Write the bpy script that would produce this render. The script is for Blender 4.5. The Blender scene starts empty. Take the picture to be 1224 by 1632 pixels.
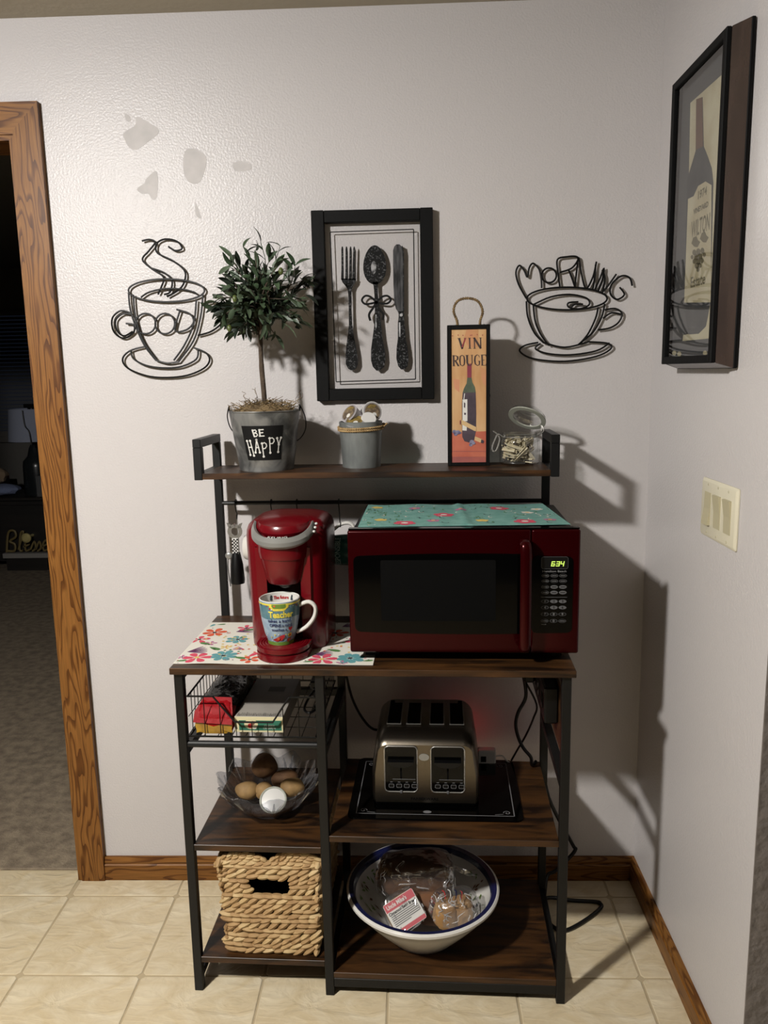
import bpy, bmesh, math, random
from mathutils import Vector, Matrix
random.seed(7)
PI = math.pi
sc = bpy.context.scene
COL = sc.collection

# ---------------------------------------------------------------- camera
FPX = 1278.55
CAM = Vector((0.0511, -2.1219, 1.4545))
CR = Vector((0.99934921, 0.03035443, -0.01948771))
CU = Vector((0.0139632, 0.17260082, 0.98489288))
CH = Vector((-0.03325946, 0.98452403, -0.17206465))
cd = bpy.data.cameras.new('camera')
cd.sensor_fit = 'VERTICAL'; cd.sensor_height = 36.0; cd.sensor_width = 27.0
cd.lens = FPX / 1632 * 36.0
cd.clip_start = 0.05
cam = bpy.data.objects.new('camera', cd)
COL.objects.link(cam)
cm = Matrix.Identity(4)
for i, a in enumerate((CR, CU, -CH)):
    for k in range(3): cm[k][i] = a[k]
for k in range(3): cm[k][3] = CAM[k]
cam.matrix_world = cm
sc.camera = cam

# ---------------------------------------------------------------- world, lamp, exposure
w = bpy.data.worlds.new('world'); sc.world = w; w.use_nodes = True
w.node_tree.nodes['Background'].inputs[0].default_value = (1.0, 0.94, 0.86, 1)
w.node_tree.nodes['Background'].inputs[1].default_value = 0.034
LAMP = Vector((-1.20, -1.86, 2.260))
ld = bpy.data.lights.new('ceiling_bulb_light', 'POINT')
ld.energy = 180; ld.color = (1.0, 0.985, 0.965); ld.shadow_soft_size = 0.065
lo = bpy.data.objects.new('ceiling_bulb_light', ld); lo.location = LAMP; COL.objects.link(lo)
l2 = bpy.data.lights.new('ceiling_down_fill', 'AREA')       # added disc light, strengthens the lamp's downward throw
l2.shape = 'DISK'; l2.size = 0.2; l2.energy = 63; l2.color = (1.0, 0.945, 0.86)
lo = bpy.data.objects.new('ceiling_down_fill', l2); lo.location = LAMP + Vector((0, 0, 0.012)); COL.objects.link(lo)
vs = sc.view_settings
vs.view_transform = 'Standard'; vs.look = 'None'; vs.gamma = 1.0; vs.use_curve_mapping = False
vs.exposure = 0.0

# ---------------------------------------------------------------- places
def ray(px, py): return CH + CR * ((px - 612) / FPX) - CU * ((py - 816) / FPX)
def at_y(px, py, y):
    d = ray(px, py); return CAM + d * ((y - CAM.y) / d.y)
def at_x(px, py, x):
    d = ray(px, py); return CAM + d * ((x - CAM.x) / d.x)
def at_z(px, py, z):
    d = ray(px, py); return CAM + d * ((z - CAM.z) / d.z)
RA = -0.0407                                    # the rack stands turned by this much
RO = Vector((-0.4886, -0.4474, 0))
RU = Vector((math.cos(RA), math.sin(RA), 0)); RN = Vector((-math.sin(RA), math.cos(RA), 0))
def W(u, v, z): return RO + RU * u + RN * v + Vector((0, 0, z))
def L(P):
    d = Vector(P) - RO; return Vector((d.dot(RU), d.dot(RN), P[2]))
XR = 0.6782

# ---------------------------------------------------------------- materials
def lin(c):
    c = c / 255.0
    return c / 12.92 if c <= 0.04045 else ((c + 0.055) / 1.055) ** 2.4
ALB = 0.62                                       # paints and print reflect this share of their photographed value
def S(r, g, b): return (lin(r) * ALB, lin(g) * ALB, lin(b) * ALB, 1)
MATS = {}
def mat(name, c, r=0.5, m=0.0, c2=None, ns=20, st=(1, 1, 1), lo=0.35, hi=0.65, nd=4, bump=0, bs=150, bst=(1, 1, 1), coat=0, spec=0.5, emit=None, es=0, dist=0.0):
    M = bpy.data.materials.new(name); M.use_nodes = True
    nt = M.node_tree; b = nt.nodes['Principled BSDF']
    b.inputs['Base Color'].default_value = c; b.inputs['Roughness'].default_value = r; b.inputs['Metallic'].default_value = m
    b.inputs['Specular IOR Level'].default_value = spec; b.inputs['Coat Weight'].default_value = coat; b.inputs['Coat Roughness'].default_value = 0.08
    if emit:
        b.inputs['Emission Color'].default_value = emit; b.inputs['Emission Strength'].default_value = es
    tc = nt.nodes.new('ShaderNodeTexCoord')
    def noise(scale, stretch, det):
        mp = nt.nodes.new('ShaderNodeMapping'); mp.inputs['Scale'].default_value = stretch
        n = nt.nodes.new('ShaderNodeTexNoise'); n.inputs['Scale'].default_value = scale; n.inputs['Detail'].default_value = det
        n.inputs['Distortion'].default_value = dist
        nt.links.new(tc.outputs['Object'], mp.inputs[0]); nt.links.new(mp.outputs[0], n.inputs[0]); return n
    if c2:
        n = noise(ns, st, nd); cr = nt.nodes.new('ShaderNodeValToRGB')
        cr.color_ramp.elements[0].position = lo; cr.color_ramp.elements[1].position = hi
        cr.color_ramp.elements[0].color = c; cr.color_ramp.elements[1].color = c2
        nt.links.new(n.outputs['Fac'], cr.inputs[0]); nt.links.new(cr.outputs[0], b.inputs['Base Color'])
    if bump:
        n = noise(bs, bst, 3); bp = nt.nodes.new('ShaderNodeBump'); bp.inputs['Strength'].default_value = bump; bp.inputs['Distance'].default_value = 0.01
        nt.links.new(n.outputs['Fac'], bp.inputs['Height']); nt.links.new(bp.outputs[0], b.inputs['Normal'])
    MATS[name] = M
    return M
def clear(name, tint, gloss=0.08, r=0.03, bump=0, bs=60, haze=0.0, hc=(0.8, 0.8, 0.8, 1)):
    """thin clear sheet: lets light straight through, mirrors a little"""
    M = bpy.data.materials.new(name); M.use_nodes = True
    nt = M.node_tree; nt.nodes.clear()
    o = nt.nodes.new('ShaderNodeOutputMaterial'); t = nt.nodes.new('ShaderNodeBsdfTransparent'); g = nt.nodes.new('ShaderNodeBsdfGlossy')
    t.inputs[0].default_value = tint; g.inputs['Roughness'].default_value = r
    lw = nt.nodes.new('ShaderNodeFresnel'); lw.inputs[0].default_value = 1.45
    ad = nt.nodes.new('ShaderNodeMath'); ad.operation = 'MULTIPLY_ADD'; ad.inputs[1].default_value = 1.0; ad.inputs[2].default_value = gloss - 0.035; ad.use_clamp = True
    mx = nt.nodes.new('ShaderNodeMixShader')
    ge = nt.nodes.new('ShaderNodeNewGeometry'); inv = nt.nodes.new('ShaderNodeMath'); inv.operation = 'SUBTRACT'; inv.inputs[0].default_value = 1.0
    ml = nt.nodes.new('ShaderNodeMath'); ml.operation = 'MULTIPLY'      # mirror only on the outer face of the sheet
    nt.links.new(ge.outputs['Backfacing'], inv.inputs[1]); nt.links.new(inv.outputs[0], ml.inputs[1])
    nt.links.new(lw.outputs[0], ad.inputs[0]); nt.links.new(ad.outputs[0], ml.inputs[0]); nt.links.new(ml.outputs[0], mx.inputs[0])
    base = t.outputs[0]
    if haze:
        df = nt.nodes.new('ShaderNodeBsdfDiffuse'); df.inputs[0].default_value = hc
        m2 = nt.nodes.new('ShaderNodeMixShader'); m2.inputs[0].default_value = haze
        nt.links.new(t.outputs[0], m2.inputs[1]); nt.links.new(df.outputs[0], m2.inputs[2]); base = m2.outputs[0]
    nt.links.new(base, mx.inputs[1]); nt.links.new(g.outputs[0], mx.inputs[2]); nt.links.new(mx.outputs[0], o.inputs[0])
    if bump:
        tc = nt.nodes.new('ShaderNodeTexCoord'); n = nt.nodes.new('ShaderNodeTexNoise'); n.inputs['Scale'].default_value = bs
        bp = nt.nodes.new('ShaderNodeBump'); bp.inputs['Strength'].default_value = bump; bp.inputs['Distance'].default_value = 0.01
        nt.links.new(tc.outputs['Object'], n.inputs[0]); nt.links.new(n.outputs['Fac'], bp.inputs['Height'])
        nt.links.new(bp.outputs[0], g.inputs['Normal']); nt.links.new(bp.outputs[0], lw.inputs['Normal'])
    MATS[name] = M
    return M
def oak(name, axis):
    M = bpy.data.materials.new(name); M.use_nodes = True
    nt = M.node_tree; b = nt.nodes['Principled BSDF']; b.inputs['Roughness'].default_value = 0.42; b.inputs['Specular IOR Level'].default_value = 0.22
    tc = nt.nodes.new('ShaderNodeTexCoord')
    mp = nt.nodes.new('ShaderNodeMapping'); s = [9.0, 9.0, 9.0]; s[axis] = 1.25; mp.inputs['Scale'].default_value = s
    n = nt.nodes.new('ShaderNodeTexNoise'); n.inputs['Scale'].default_value = 1.6; n.inputs['Detail'].default_value = 2.5; n.inputs['Roughness'].default_value = 0.45
    mu = nt.nodes.new('ShaderNodeMath'); mu.operation = 'MULTIPLY'; mu.inputs[1].default_value = 17.0
    fr = nt.nodes.new('ShaderNodeMath'); fr.operation = 'FRACT'
    cr = nt.nodes.new('ShaderNodeValToRGB'); e = cr.color_ramp.elements
    e[0].position = 0.0; e[0].color = S(90, 50, 14); e[1].position = 1.0; e[1].color = S(142, 94, 42)
    k = e.new(0.22); k.color = S(112, 68, 24); k = e.new(0.40); k.color = S(150, 102, 48)
    nt.links.new(tc.outputs['Object'], mp.inputs[0]); nt.links.new(mp.outputs[0], n.inputs[0]); nt.links.new(n.outputs['Fac'], mu.inputs[0])
    nt.links.new(mu.outputs[0], fr.inputs[0]); nt.links.new(fr.outputs[0], cr.inputs[0])
    m2 = nt.nodes.new('ShaderNodeMapping'); s = [160.0] * 3; s[axis] = 6; m2.inputs['Scale'].default_value = s
    n2 = nt.nodes.new('ShaderNodeTexNoise'); n2.inputs['Scale'].default_value = 2.0
    c2 = nt.nodes.new('ShaderNodeValToRGB'); c2.color_ramp.elements[0].position = 0.4; c2.color_ramp.elements[0].color = (0.62, 0.58, 0.55, 1); c2.color_ramp.elements[1].position = 0.6; c2.color_ramp.elements[1].color = (1, 1, 1, 1)
    mx = nt.nodes.new('ShaderNodeMix'); mx.data_type = 'RGBA'; mx.blend_type = 'MULTIPLY'; mx.inputs['Factor'].default_value = 0.6
    nt.links.new(tc.outputs['Object'], m2.inputs[0]); nt.links.new(m2.outputs[0], n2.inputs[0]); nt.links.new(n2.outputs['Fac'], c2.inputs[0])
    nt.links.new(cr.outputs[0], mx.inputs['A']); nt.links.new(c2.outputs[0], mx.inputs['B']); nt.links.new(mx.outputs['Result'], b.inputs['Base Color'])
    MATS[name] = M
oak('oak_up', 2); oak('oak_along', 0); oak('oak_deep', 1)
mat('wall_paint', S(222, 217, 216), 0.29, bump=0.15, bs=190, spec=0.18)
mat('spackle', S(208, 204, 202), 0.8, c2=S(220, 215, 213), ns=30, spec=0.1)
mat('ceiling_paint', S(205, 196, 178), 0.8, bump=0.1, bs=60)
mat('tile', S(222, 202, 164), 0.38, c2=S(242, 228, 198), ns=9, nd=8, dist=1.5, bump=0.55, bs=11, bst=(1, 1.6, 1))
mat('grout', S(198, 180, 146), 0.8)
mat('carpet', S(156, 140, 118), 0.95, c2=S(122, 108, 90), ns=26, bump=0.4, bs=120)
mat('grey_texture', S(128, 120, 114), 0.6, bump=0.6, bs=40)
mat('black_steel', S(17, 17, 17), 0.45, bump=0.03, bs=500, spec=0.3)
mat('board', S(26, 14, 6), 0.42, c2=S(94, 60, 28), ns=3.0, st=(1.8, 11, 16), lo=0.36, hi=0.76, nd=9, dist=1.0, spec=0.35)
mat('board_edge', S(60, 38, 22), 0.45, c2=S(112, 74, 42), ns=3, st=(3, 20, 60), nd=6)
mat('wire', S(8, 8, 8), 0.45, spec=0.25)
mat('black_paint', S(9, 9, 9), 0.6, bump=0.04, bs=80, spec=0.12)
mat('black_plastic', S(9, 9, 10), 0.4, spec=0.3)
mat('black_matte', S(4, 4, 4), 0.8, spec=0.08)
mat('black_gloss', S(3, 3, 3), 0.08, spec=0.22)
mat('red_plastic', S(112, 8, 20), 0.25, coat=0.1, spec=0.4)
mat('red_dark', S(112, 6, 18), 0.3)
mat('red_gloss', S(58, 1, 5), 0.2, m=0.5, spec=0.25)
mat('silver', S(176, 176, 172), 0.34, m=0.55)
mat('chrome', S(235, 233, 228), 0.25, m=0.85)
mat('brushed', S(140, 131, 118), 0.3, m=1.0, bump=0.04, bs=60, bst=(1, 1, 60))
mat('toaster_top', S(84, 76, 66), 0.5, m=0.6)
mat('galvanised', S(98, 99, 98), 0.45, m=0.5, c2=S(158, 158, 155), ns=16, nd=5, lo=0.4, hi=0.6, dist=1.2)
mat('galvanised_fine', S(118, 122, 120), 0.48, m=0.45, c2=S(154, 158, 156), ns=26, nd=5, st=(1, 1, 0.35), lo=0.38, hi=0.65)
mat('white_ceramic', S(236, 233, 226), 0.15)
mat('white_plastic', S(232, 230, 226), 0.35)
mat('white_print', S(240, 238, 232), 0.6)
mat('grey_print', S(120, 120, 122), 0.6)
mat('dim_print', S(96, 96, 98), 0.5)
mat('chalkboard', S(12, 12, 12), 0.7, spec=0.2)
mat('rope', S(150, 118, 72), 0.9, c2=S(198, 168, 118), ns=60, bump=0.3, bs=220)
mat('rope_dark', S(96, 74, 46), 0.9, c2=S(170, 142, 98), ns=70, bump=0.3, bs=200)
mat('moss', S(104, 84, 56), 0.95, c2=S(146, 122, 84), ns=30)
mat('leaf', S(48, 66, 44), 0.5, c2=S(72, 92, 64), ns=18)
mat('leaf_light', S(88, 104, 80), 0.55, c2=S(70, 88, 62), ns=18)
mat('leaf_dark', S(30, 42, 30), 0.5)
mat('bark', S(62, 50, 40), 0.9, c2=S(90, 74, 58), ns=40, bump=0.4, bs=100)
mat('olive', S(84, 96, 44), 0.4)
mat('ivory', S(240, 233, 208), 0.4)
mat('rocker', S(206, 197, 164), 0.4)
mat('screw', S(205, 198, 170), 0.35)
mat('frame_wood', S(54, 42, 37), 0.26, spec=0.9, c2=S(80, 64, 56), ns=4, st=(6, 6, 1), nd=6)
mat('grey_board', S(92, 92, 92), 0.85)
mat('parchment', S(238, 230, 196), 0.85, c2=S(214, 202, 164), ns=12, nd=5)
mat('ink_grey', S(84, 84, 84), 0.85, c2=S(60, 62, 64), ns=20)
mat('ink_brown', S(120, 84, 62), 0.85)
mat('ink_soft', S(128, 120, 90), 0.85)
mat('potato', S(128, 98, 56), 0.75, c2=S(168, 134, 84), ns=26, nd=5, bump=0.1, bs=60)
mat('potato_dark', S(96, 62, 34), 0.75, c2=S(130, 92, 54), ns=26, nd=5, bump=0.1, bs=60)
mat('navy', S(24, 30, 74), 0.2)
mat('bread', S(176, 130, 74), 0.8, c2=S(206, 164, 108), ns=12, nd=5)
mat('crust', S(122, 78, 40), 0.8, c2=S(84, 50, 24), ns=14, nd=5)
mat('label_pink', S(214, 104, 112), 0.5)
mat('clothespin', S(232, 216, 176), 0.7, c2=S(246, 234, 204), ns=30, st=(1, 1, 4))
mat('pin_wire', S(150, 148, 140), 0.35, m=0.9)
mat('gasket', S(170, 172, 160), 0.6)
mat('teal_cloth', S(106, 162, 152), 0.9, c2=S(128, 178, 168), ns=40)
mat('cloth_white', S(240, 236, 224), 0.85)
mat('f_orange', S(226, 92, 54), 0.85); mat('f_pink', S(226, 78, 104), 0.85); mat('f_teal', S(98, 164, 170), 0.85); mat('f_purple', S(110, 54, 104), 0.85)
mat('f_green', S(84, 132, 70), 0.85); mat('f_yellow', S(238, 206, 110), 0.85); mat('f_dark', S(50, 60, 66), 0.85); mat('f_mauve', S(196, 120, 160), 0.85); mat('f_red', S(196, 34, 40), 0.8); mat('f_blue', S(60, 96, 150), 0.8)
mat('cup_blue', S(172, 192, 208), 0.3, c2=S(142, 166, 190), ns=70); mat('cup_teal', S(80, 126, 140), 0.3, c2=S(110, 142, 150), ns=70); mat('cup_yellow', S(238, 220, 84), 0.3); mat('cup_ink', S(40, 56, 104), 0.4); mat('cup_green', S(112, 146, 60), 0.35)
mat('green_cup', S(34, 92, 80), 0.25); mat('green_print', S(170, 200, 188), 0.5)
mat('bag_black', S(22, 19, 18), 0.22, bump=0.5, bs=40); mat('bag_red', S(150, 8, 18), 0.55, bump=0.2, bs=50, spec=0.12); mat('bag_yellow', S(198, 156, 48), 0.3, c2=S(150, 110, 40), ns=30, bump=0.3, bs=60)
mat('box_cream', S(232, 222, 178), 0.6); mat('box_green', S(42, 116, 92), 0.6); mat('box_lid', S(176, 170, 160), 0.6, c2=S(160, 154, 146), ns=10)
mat('box_side', S(120, 114, 104), 0.7)
mat('picture_orange', S(204, 150, 96), 0.7, c2=S(228, 186, 134), ns=9, st=(3, 1, 0.8), nd=5); mat('picture_red', S(192, 92, 68), 0.7, c2=S(214, 122, 92), ns=14); mat('picture_rose', S(222, 150, 116), 0.7, c2=S(206, 150, 96), ns=8)
mat('picture_mauve', S(156, 84, 80), 0.7, c2=S(190, 100, 84), ns=12)
mat('bottle_ink', S(58, 46, 58), 0.6, c2=S(84, 68, 80), ns=30); mat('bottle_green', S(96, 110, 84), 0.6, c2=S(70, 84, 66), ns=30); mat('bottle_red', S(140, 44, 66), 0.6); mat('cork', S(226, 190, 136), 0.7); mat('lettering', S(66, 46, 44), 0.7); mat('letter_red', S(160, 52, 66), 0.7); mat('grape', S(84, 76, 120), 0.5, c2=S(170, 170, 190), ns=60)
mat('pod_side', S(206, 200, 204), 0.4); mat('pod_brown', S(70, 56, 48), 0.5, c2=S(150, 130, 100), ns=120); mat('pod_gold', S(168, 142, 70), 0.5, c2=S(96, 80, 44), ns=120); mat('foil', S(190, 186, 188), 0.35, m=0.4)
mat('display_glow', S(20, 24, 8), 0.4, emit=S(222, 255, 110), es=1.6)
mat('red_glow', S(80, 5, 5), 0.4, emit=(1.0, 0.03, 0.04, 1), es=20)
mat('seagrass_a', S(176, 140, 92), 0.75, c2=S(204, 172, 122), ns=30, st=(1, 1, 3)); mat('seagrass_b', S(160, 124, 78), 0.75, c2=S(192, 156, 106), ns=30, st=(1, 1, 3)); mat('seagrass_c', S(196, 164, 112), 0.75, c2=S(216, 188, 140), ns=30)
mat('shade_inside', S(26, 20, 14), 0.9)
mat('dark_wood', S(24, 20, 18), 0.5, c2=S(36, 30, 26), ns=4, st=(1, 8, 8)); mat('red_wood', S(70, 30, 20), 0.5); mat('lamp_shade_blue_lit', S(170, 176, 196), 0.85); mat('lamp_jug', S(38, 42, 44), 0.25); mat('brass', S(255, 236, 160), 0.3, m=0.35, spec=1.0); mat('gold_letter', S(130, 112, 66), 0.6); mat('pale_wood', S(150, 146, 140), 0.7); mat('towel', S(130, 142, 176), 0.95, bump=0.6, bs=60); mat('fur', S(150, 128, 104), 0.95, bump=0.6, bs=50)  # table lamp's shade: bluish light on it is put into its colour
mat('blind', S(110, 112, 118), 0.7); mat('dusk', S(20, 26, 44), 0.6, emit=S(70, 84, 112), es=0.10); mat('far_wall', S(120, 116, 110), 0.8)
mat('utensil_ink', S(5, 5, 5), 0.6, c2=S(110, 110, 112), ns=260, lo=0.54, hi=0.74, spec=0.15); mat('blade_ink', S(34, 34, 35), 0.6, spec=0.15, c2=S(86, 86, 88), ns=60, st=(3, 1, .4)); mat('ink_black', S(5, 5, 5), 0.6, spec=0.15); mat('ink_light', S(200, 200, 202), 0.6, c2=S(120, 120, 122), ns=50)
mat('spoon_shine', S(40, 40, 41), 0.6, c2=S(170, 170, 172), ns=70, lo=0.4, hi=0.62, spec=0.15)
mat('lamp_white', S(240, 236, 226), 0.5)
clear('pane', (0.97, 0.97, 0.97, 1), 0.05)
clear('pane_dark', (0.9, 0.9, 0.9, 1), 0.10)
clear('glass', (0.97, 0.975, 0.97, 1), 0.16, 0.04)
clear('cut_glass', (0.86, 0.87, 0.89, 1), 0.20, 0.10, bump=0.35, bs=30, haze=0.02, hc=(0.75, 0.76, 0.8, 1))
clear('crease_glint', (0.9, 0.9, 0.9, 1), 0.4, 0.2, haze=0.3, hc=(0.85, 0.85, 0.86, 1))  # pale haze paints the bright glints on folds of plastic
clear('wrap', (0.94, 0.94, 0.94, 1), 0.26, 0.18, bump=1.0, bs=26, haze=0.03)

# ---------------------------------------------------------------- mesh building
class MB:
    def __init__(s): s.v = []; s.f = []; s.m = []
    def add(s, vs, fs, mi=0):
        o = len(s.v); s.v += [tuple(p) for p in vs]; s.f += [tuple(i + o for i in f) for f in fs]; s.m += [mi] * len(fs); return s
    def box(s, x0, x1, y0, y1, z0, z1, b=0.0, mi=0, seg=1, T=None):
        bm = bmesh.new(); bmesh.ops.create_cube(bm, size=1)
        for v in bm.verts: v.co = Vector(((x0 + x1) / 2 + v.co.x * (x1 - x0), (y0 + y1) / 2 + v.co.y * (y1 - y0), (z0 + z1) / 2 + v.co.z * (z1 - z0)))
        if b > 0: bmesh.ops.bevel(bm, geom=list(bm.edges), offset=b, segments=seg, profile=0.5, affect='EDGES')
        s._bm(bm, mi, T); return s
    def _bm(s, bm, mi=0, T=None):
        bm.verts.ensure_lookup_table(); bm.verts.index_update()
        s.add([(T(v.co) if T else v.co) for v in bm.verts], [[v.index for v in f.verts] for f in bm.faces], mi); bm.free()
    def tube(s, pts, r, n=8, closed=False, mi=0, cap=True, flat=1.0, phase=0.0):
        P = [Vector(p) for p in pts]; N = len(P)
        rs = r if isinstance(r, (list, tuple)) else [r] * N
        T = []
        for i in range(N):
            a = P[(i - 1) % N] if (closed or i > 0) else P[i]; b = P[(i + 1) % N] if (closed or i < N - 1) else P[i]
            d = b - a; T.append(d.normalized() if d.length > 1e-9 else Vector((0, 0, 1)))
        up = Vector((0, 0, 1)) if abs(T[0].z) < 0.9 else Vector((0, 1, 0))
        nrm = (up - T[0] * up.dot(T[0])).normalized(); vs = []
        for i in range(N):
            nrm = (nrm - T[i] * nrm.dot(T[i]))
            if nrm.length < 1e-6: nrm = T[i].orthogonal()
            nrm.normalize(); bn = T[i].cross(nrm)
            for k in range(n):
                a = 2 * PI * k / n + phase
                vs.append(P[i] + nrm * (math.cos(a) * rs[i]) + bn * (math.sin(a) * rs[i] * flat))
        fs = []
        for i in range(N if closed else N - 1):
            j = (i + 1) % N
            for k in range(n): fs.append((i * n + k, i * n + (k + 1) % n, j * n + (k + 1) % n, j * n + k))
        if cap and not closed: fs.append(tuple(range(n))[::-1]); fs.append(tuple((N - 1) * n + k for k in range(n)))
        return s.add(vs, fs, mi)
    def lathe(s, prof, n=32, c=(0, 0, 0), mi=0, T=None, a0=0.0, a1=2 * PI, wob=None):
        vs = []; fs = []; full = abs(a1 - a0 - 2 * PI) < 1e-6; cols = n if full else n + 1
        for (r, z) in prof:
            for k in range(cols):
                a = a0 + (a1 - a0) * k / n; rr, zz = (wob(r, z, a) if wob else (r, z))
                p = Vector((c[0] + rr * math.cos(a), c[1] + rr * math.sin(a), c[2] + zz)); vs.append(T(p) if T else p)
        for i in range(len(prof) - 1):
            for k in range(n):
                k2 = (k + 1) % cols
                a, b, cc, d = i * cols + k, i * cols + k2, (i + 1) * cols + k2, (i + 1) * cols + k
                if prof[i][0] < 1e-7: fs.append((a, cc, d))
                elif prof[i + 1][0] < 1e-7: fs.append((a, b, d))
                else: fs.append((a, b, cc, d))
        return s.add(vs, fs, mi)
    def ell(s, c, rx, ry, rz, nu=14, nv=8, mi=0, T=None, wob=None):
        prof = [(math.sin(PI * i / nv), -math.cos(PI * i / nv)) for i in range(nv + 1)]
        prof[0] = (0, -1); prof[-1] = (0, 1)
        def tf(p):
            q = Vector((p.x * rx, p.y * ry, p.z * rz))
            if wob: q = q * (1 + wob(p))
            if T: q = T(q)
            return q + Vector(c)
        return s.lathe(prof, nu, mi=mi, T=tf)
    def prism(s, poly, fn, t0, t1, mi=0):
        n = len(poly); vs = [fn(x, y, t0) for x, y in poly] + [fn(x, y, t1) for x, y in poly]
        fs = [tuple(range(n)), tuple(range(2 * n - 1, n - 1, -1))] + [(i, i + n, (i + 1) % n + n, (i + 1) % n) for i in range(n)]
        return s.add(vs, fs, mi)
    def poly(s, poly, fn, mi=0): return s.add([fn(x, y) for x, y in poly], [tuple(range(len(poly)))], mi)
    def stroke(s, pts, wd, fn, mi=0):
        P = [Vector((x, y)) for x, y in pts]; vs = []
        ws = wd if isinstance(wd, (list, tuple)) else [wd] * len(P)
        for i, p in enumerate(P):
            d = (P[min(i + 1, len(P) - 1)] - P[max(i - 1, 0)]); d = d.normalized() if d.length > 0 else Vector((1, 0)); nn = Vector((-d.y, d.x)) * ws[i] / 2
            vs += [fn(*(p + nn)), fn(*(p - nn))]
        return s.add(vs, [(2 * i, 2 * i + 1, 2 * i + 3, 2 * i + 2) for i in range(len(P) - 1)], mi)
    def disc(s, x, y, r, fn, mi=0, n=14, ry=None):
        return s.poly([(x + r * math.cos(2 * PI * k / n), y + (ry or r) * math.sin(2 * PI * k / n)) for k in range(n)], fn, mi)
    def text(s, txt, size, fn, mi=0, bold=0.0, shear=0.0, wide=1.0, align='CENTER', width=None):
        cu = bpy.data.curves.new('t', 'FONT'); cu.body = txt; cu.size = size; cu.align_x = align; cu.align_y = 'CENTER'; cu.resolution_u = 3; cu.offset = bold; cu.shear = shear; cu.fill_mode = 'FRONT'
        ob = bpy.data.objects.new('t', cu); me = bpy.data.meshes.new_from_object(ob)
        k = wide
        if width and me.vertices:
            xs = [v.co.x for v in me.vertices]; k = width / max(1e-6, max(xs) - min(xs))
        s.add([fn(v.co.x * k, v.co.y) for v in me.vertices], [tuple(p.vertices) for p in me.polygons], mi)
        bpy.data.objects.remove(ob); bpy.data.curves.remove(cu); bpy.data.meshes.remove(me)
        return s
    def mesh(s, name, mats, smooth=35):
        me = bpy.data.meshes.new(name); me.from_pydata(s.v, [], s.f)
        for m in (mats if isinstance(mats, (list, tuple)) else [mats]): me.materials.append(MATS[m])
        me.polygons.foreach_set('material_index', s.m)
        if smooth:
            me.polygons.foreach_set('use_smooth', [True] * len(me.polygons)); me.update()
            me.set_sharp_from_angle(angle=math.radians(smooth))
        me.update(); return me
def spline(pts, k=6, closed=False):
    P = [Vector(p) for p in pts]; n = len(P); out = []
    for i in range(n if closed else n - 1):
        if closed: a, b, c, d = P[(i - 1) % n], P[i], P[(i + 1) % n], P[(i + 2) % n]
        else: a, b, c, d = P[max(i - 1, 0)], P[i], P[i + 1], P[min(i + 2, n - 1)]
        for j in range(k):
            t = j / k
            out.append(0.5 * ((2 * b) + (c - a) * t + (2 * a - 5 * b + 4 * c - d) * t * t + (3 * b - a - 3 * c + d) * t ** 3))
    if not closed: out.append(P[-1])
    return out
def rrect(x0, x1, y0, y1, r, n=4):
    out = []
    for cx, cy, a in ((x1 - r, y1 - r, 0), (x0 + r, y1 - r, PI / 2), (x0 + r, y0 + r, PI), (x1 - r, y0 + r, 1.5 * PI)):
        for k in range(n + 1): out.append((cx + r * math.cos(a + PI / 2 * k / n), cy + r * math.sin(a + PI / 2 * k / n)))
    return out
def tag(o, label, cat, group=None):
    o['label'] = label; o['category'] = cat
    if group: o['group'] = group
    return o
def thing(name, label, cat, loc=(0, 0, 0), rz=0.0, group=None):
    o = bpy.data.objects.new(name, None); COL.objects.link(o); o.location = loc; o.rotation_euler = (0, 0, rz); o.empty_display_size = 0.02
    return tag(o, label, cat, group)
def link(name, me, parent=None, loc=(0, 0, 0), rot=(0, 0, 0)):
    o = bpy.data.objects.new(name, me); COL.objects.link(o); o.location = loc; o.rotation_euler = rot
    if parent: o.parent = parent
    return o
def obj(name, mb, mats, parent=None, loc=(0, 0, 0), rot=(0, 0, 0), smooth=35, label=None):
    o = link(name, mb.mesh(name, mats, smooth), parent, loc, rot)
    if label: o['label'] = label
    return o
def struct(o): o['kind'] = 'structure'; return o
def B(*a, **k): return MB().box(*a, **k)

# ================================================================ the setting
OX, OY, TL = -0.9332, -0.0851, 0.3048
XI, XO, ZT, ZI, ZC = -0.9405, -0.8594, 2.132, 2.0433, 2.3278
DXL = XI - 0.96                                   # left side of the doorway
XE = -0.7496                                      # where the right wall ends
m = MB().box(XI + 0.012, XR + 0.10, 0, 0.12, -0.002, ZC); m.box(DXL - 0.012, XI + 0.012, 0, 0.12, ZI + 0.012, ZC); m.box(-3.2, DXL - 0.012, 0, 0.12, -0.002, ZC)
wall = struct(obj('wall_back', m, 'wall_paint', smooth=0))
wr = struct(obj('wall_right', B(XR, XR + 0.10, XE, 0, -0.002, ZC), 'wall_paint', smooth=0))
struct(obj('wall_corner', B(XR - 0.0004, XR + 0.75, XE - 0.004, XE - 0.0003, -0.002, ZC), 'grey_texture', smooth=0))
struct(obj('ceiling', B(-3.2, XR + 0.75, -4.2, 0.12, ZC, ZC + 0.05), 'ceiling_paint', smooth=0))
fl = struct(obj('floor', MB().box(-3.2, XR + 0.75, -4.2, 0.037, -0.05, -0.0022), 'grout', smooth=0))
G = 0.0026
tile_cache = {}
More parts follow.
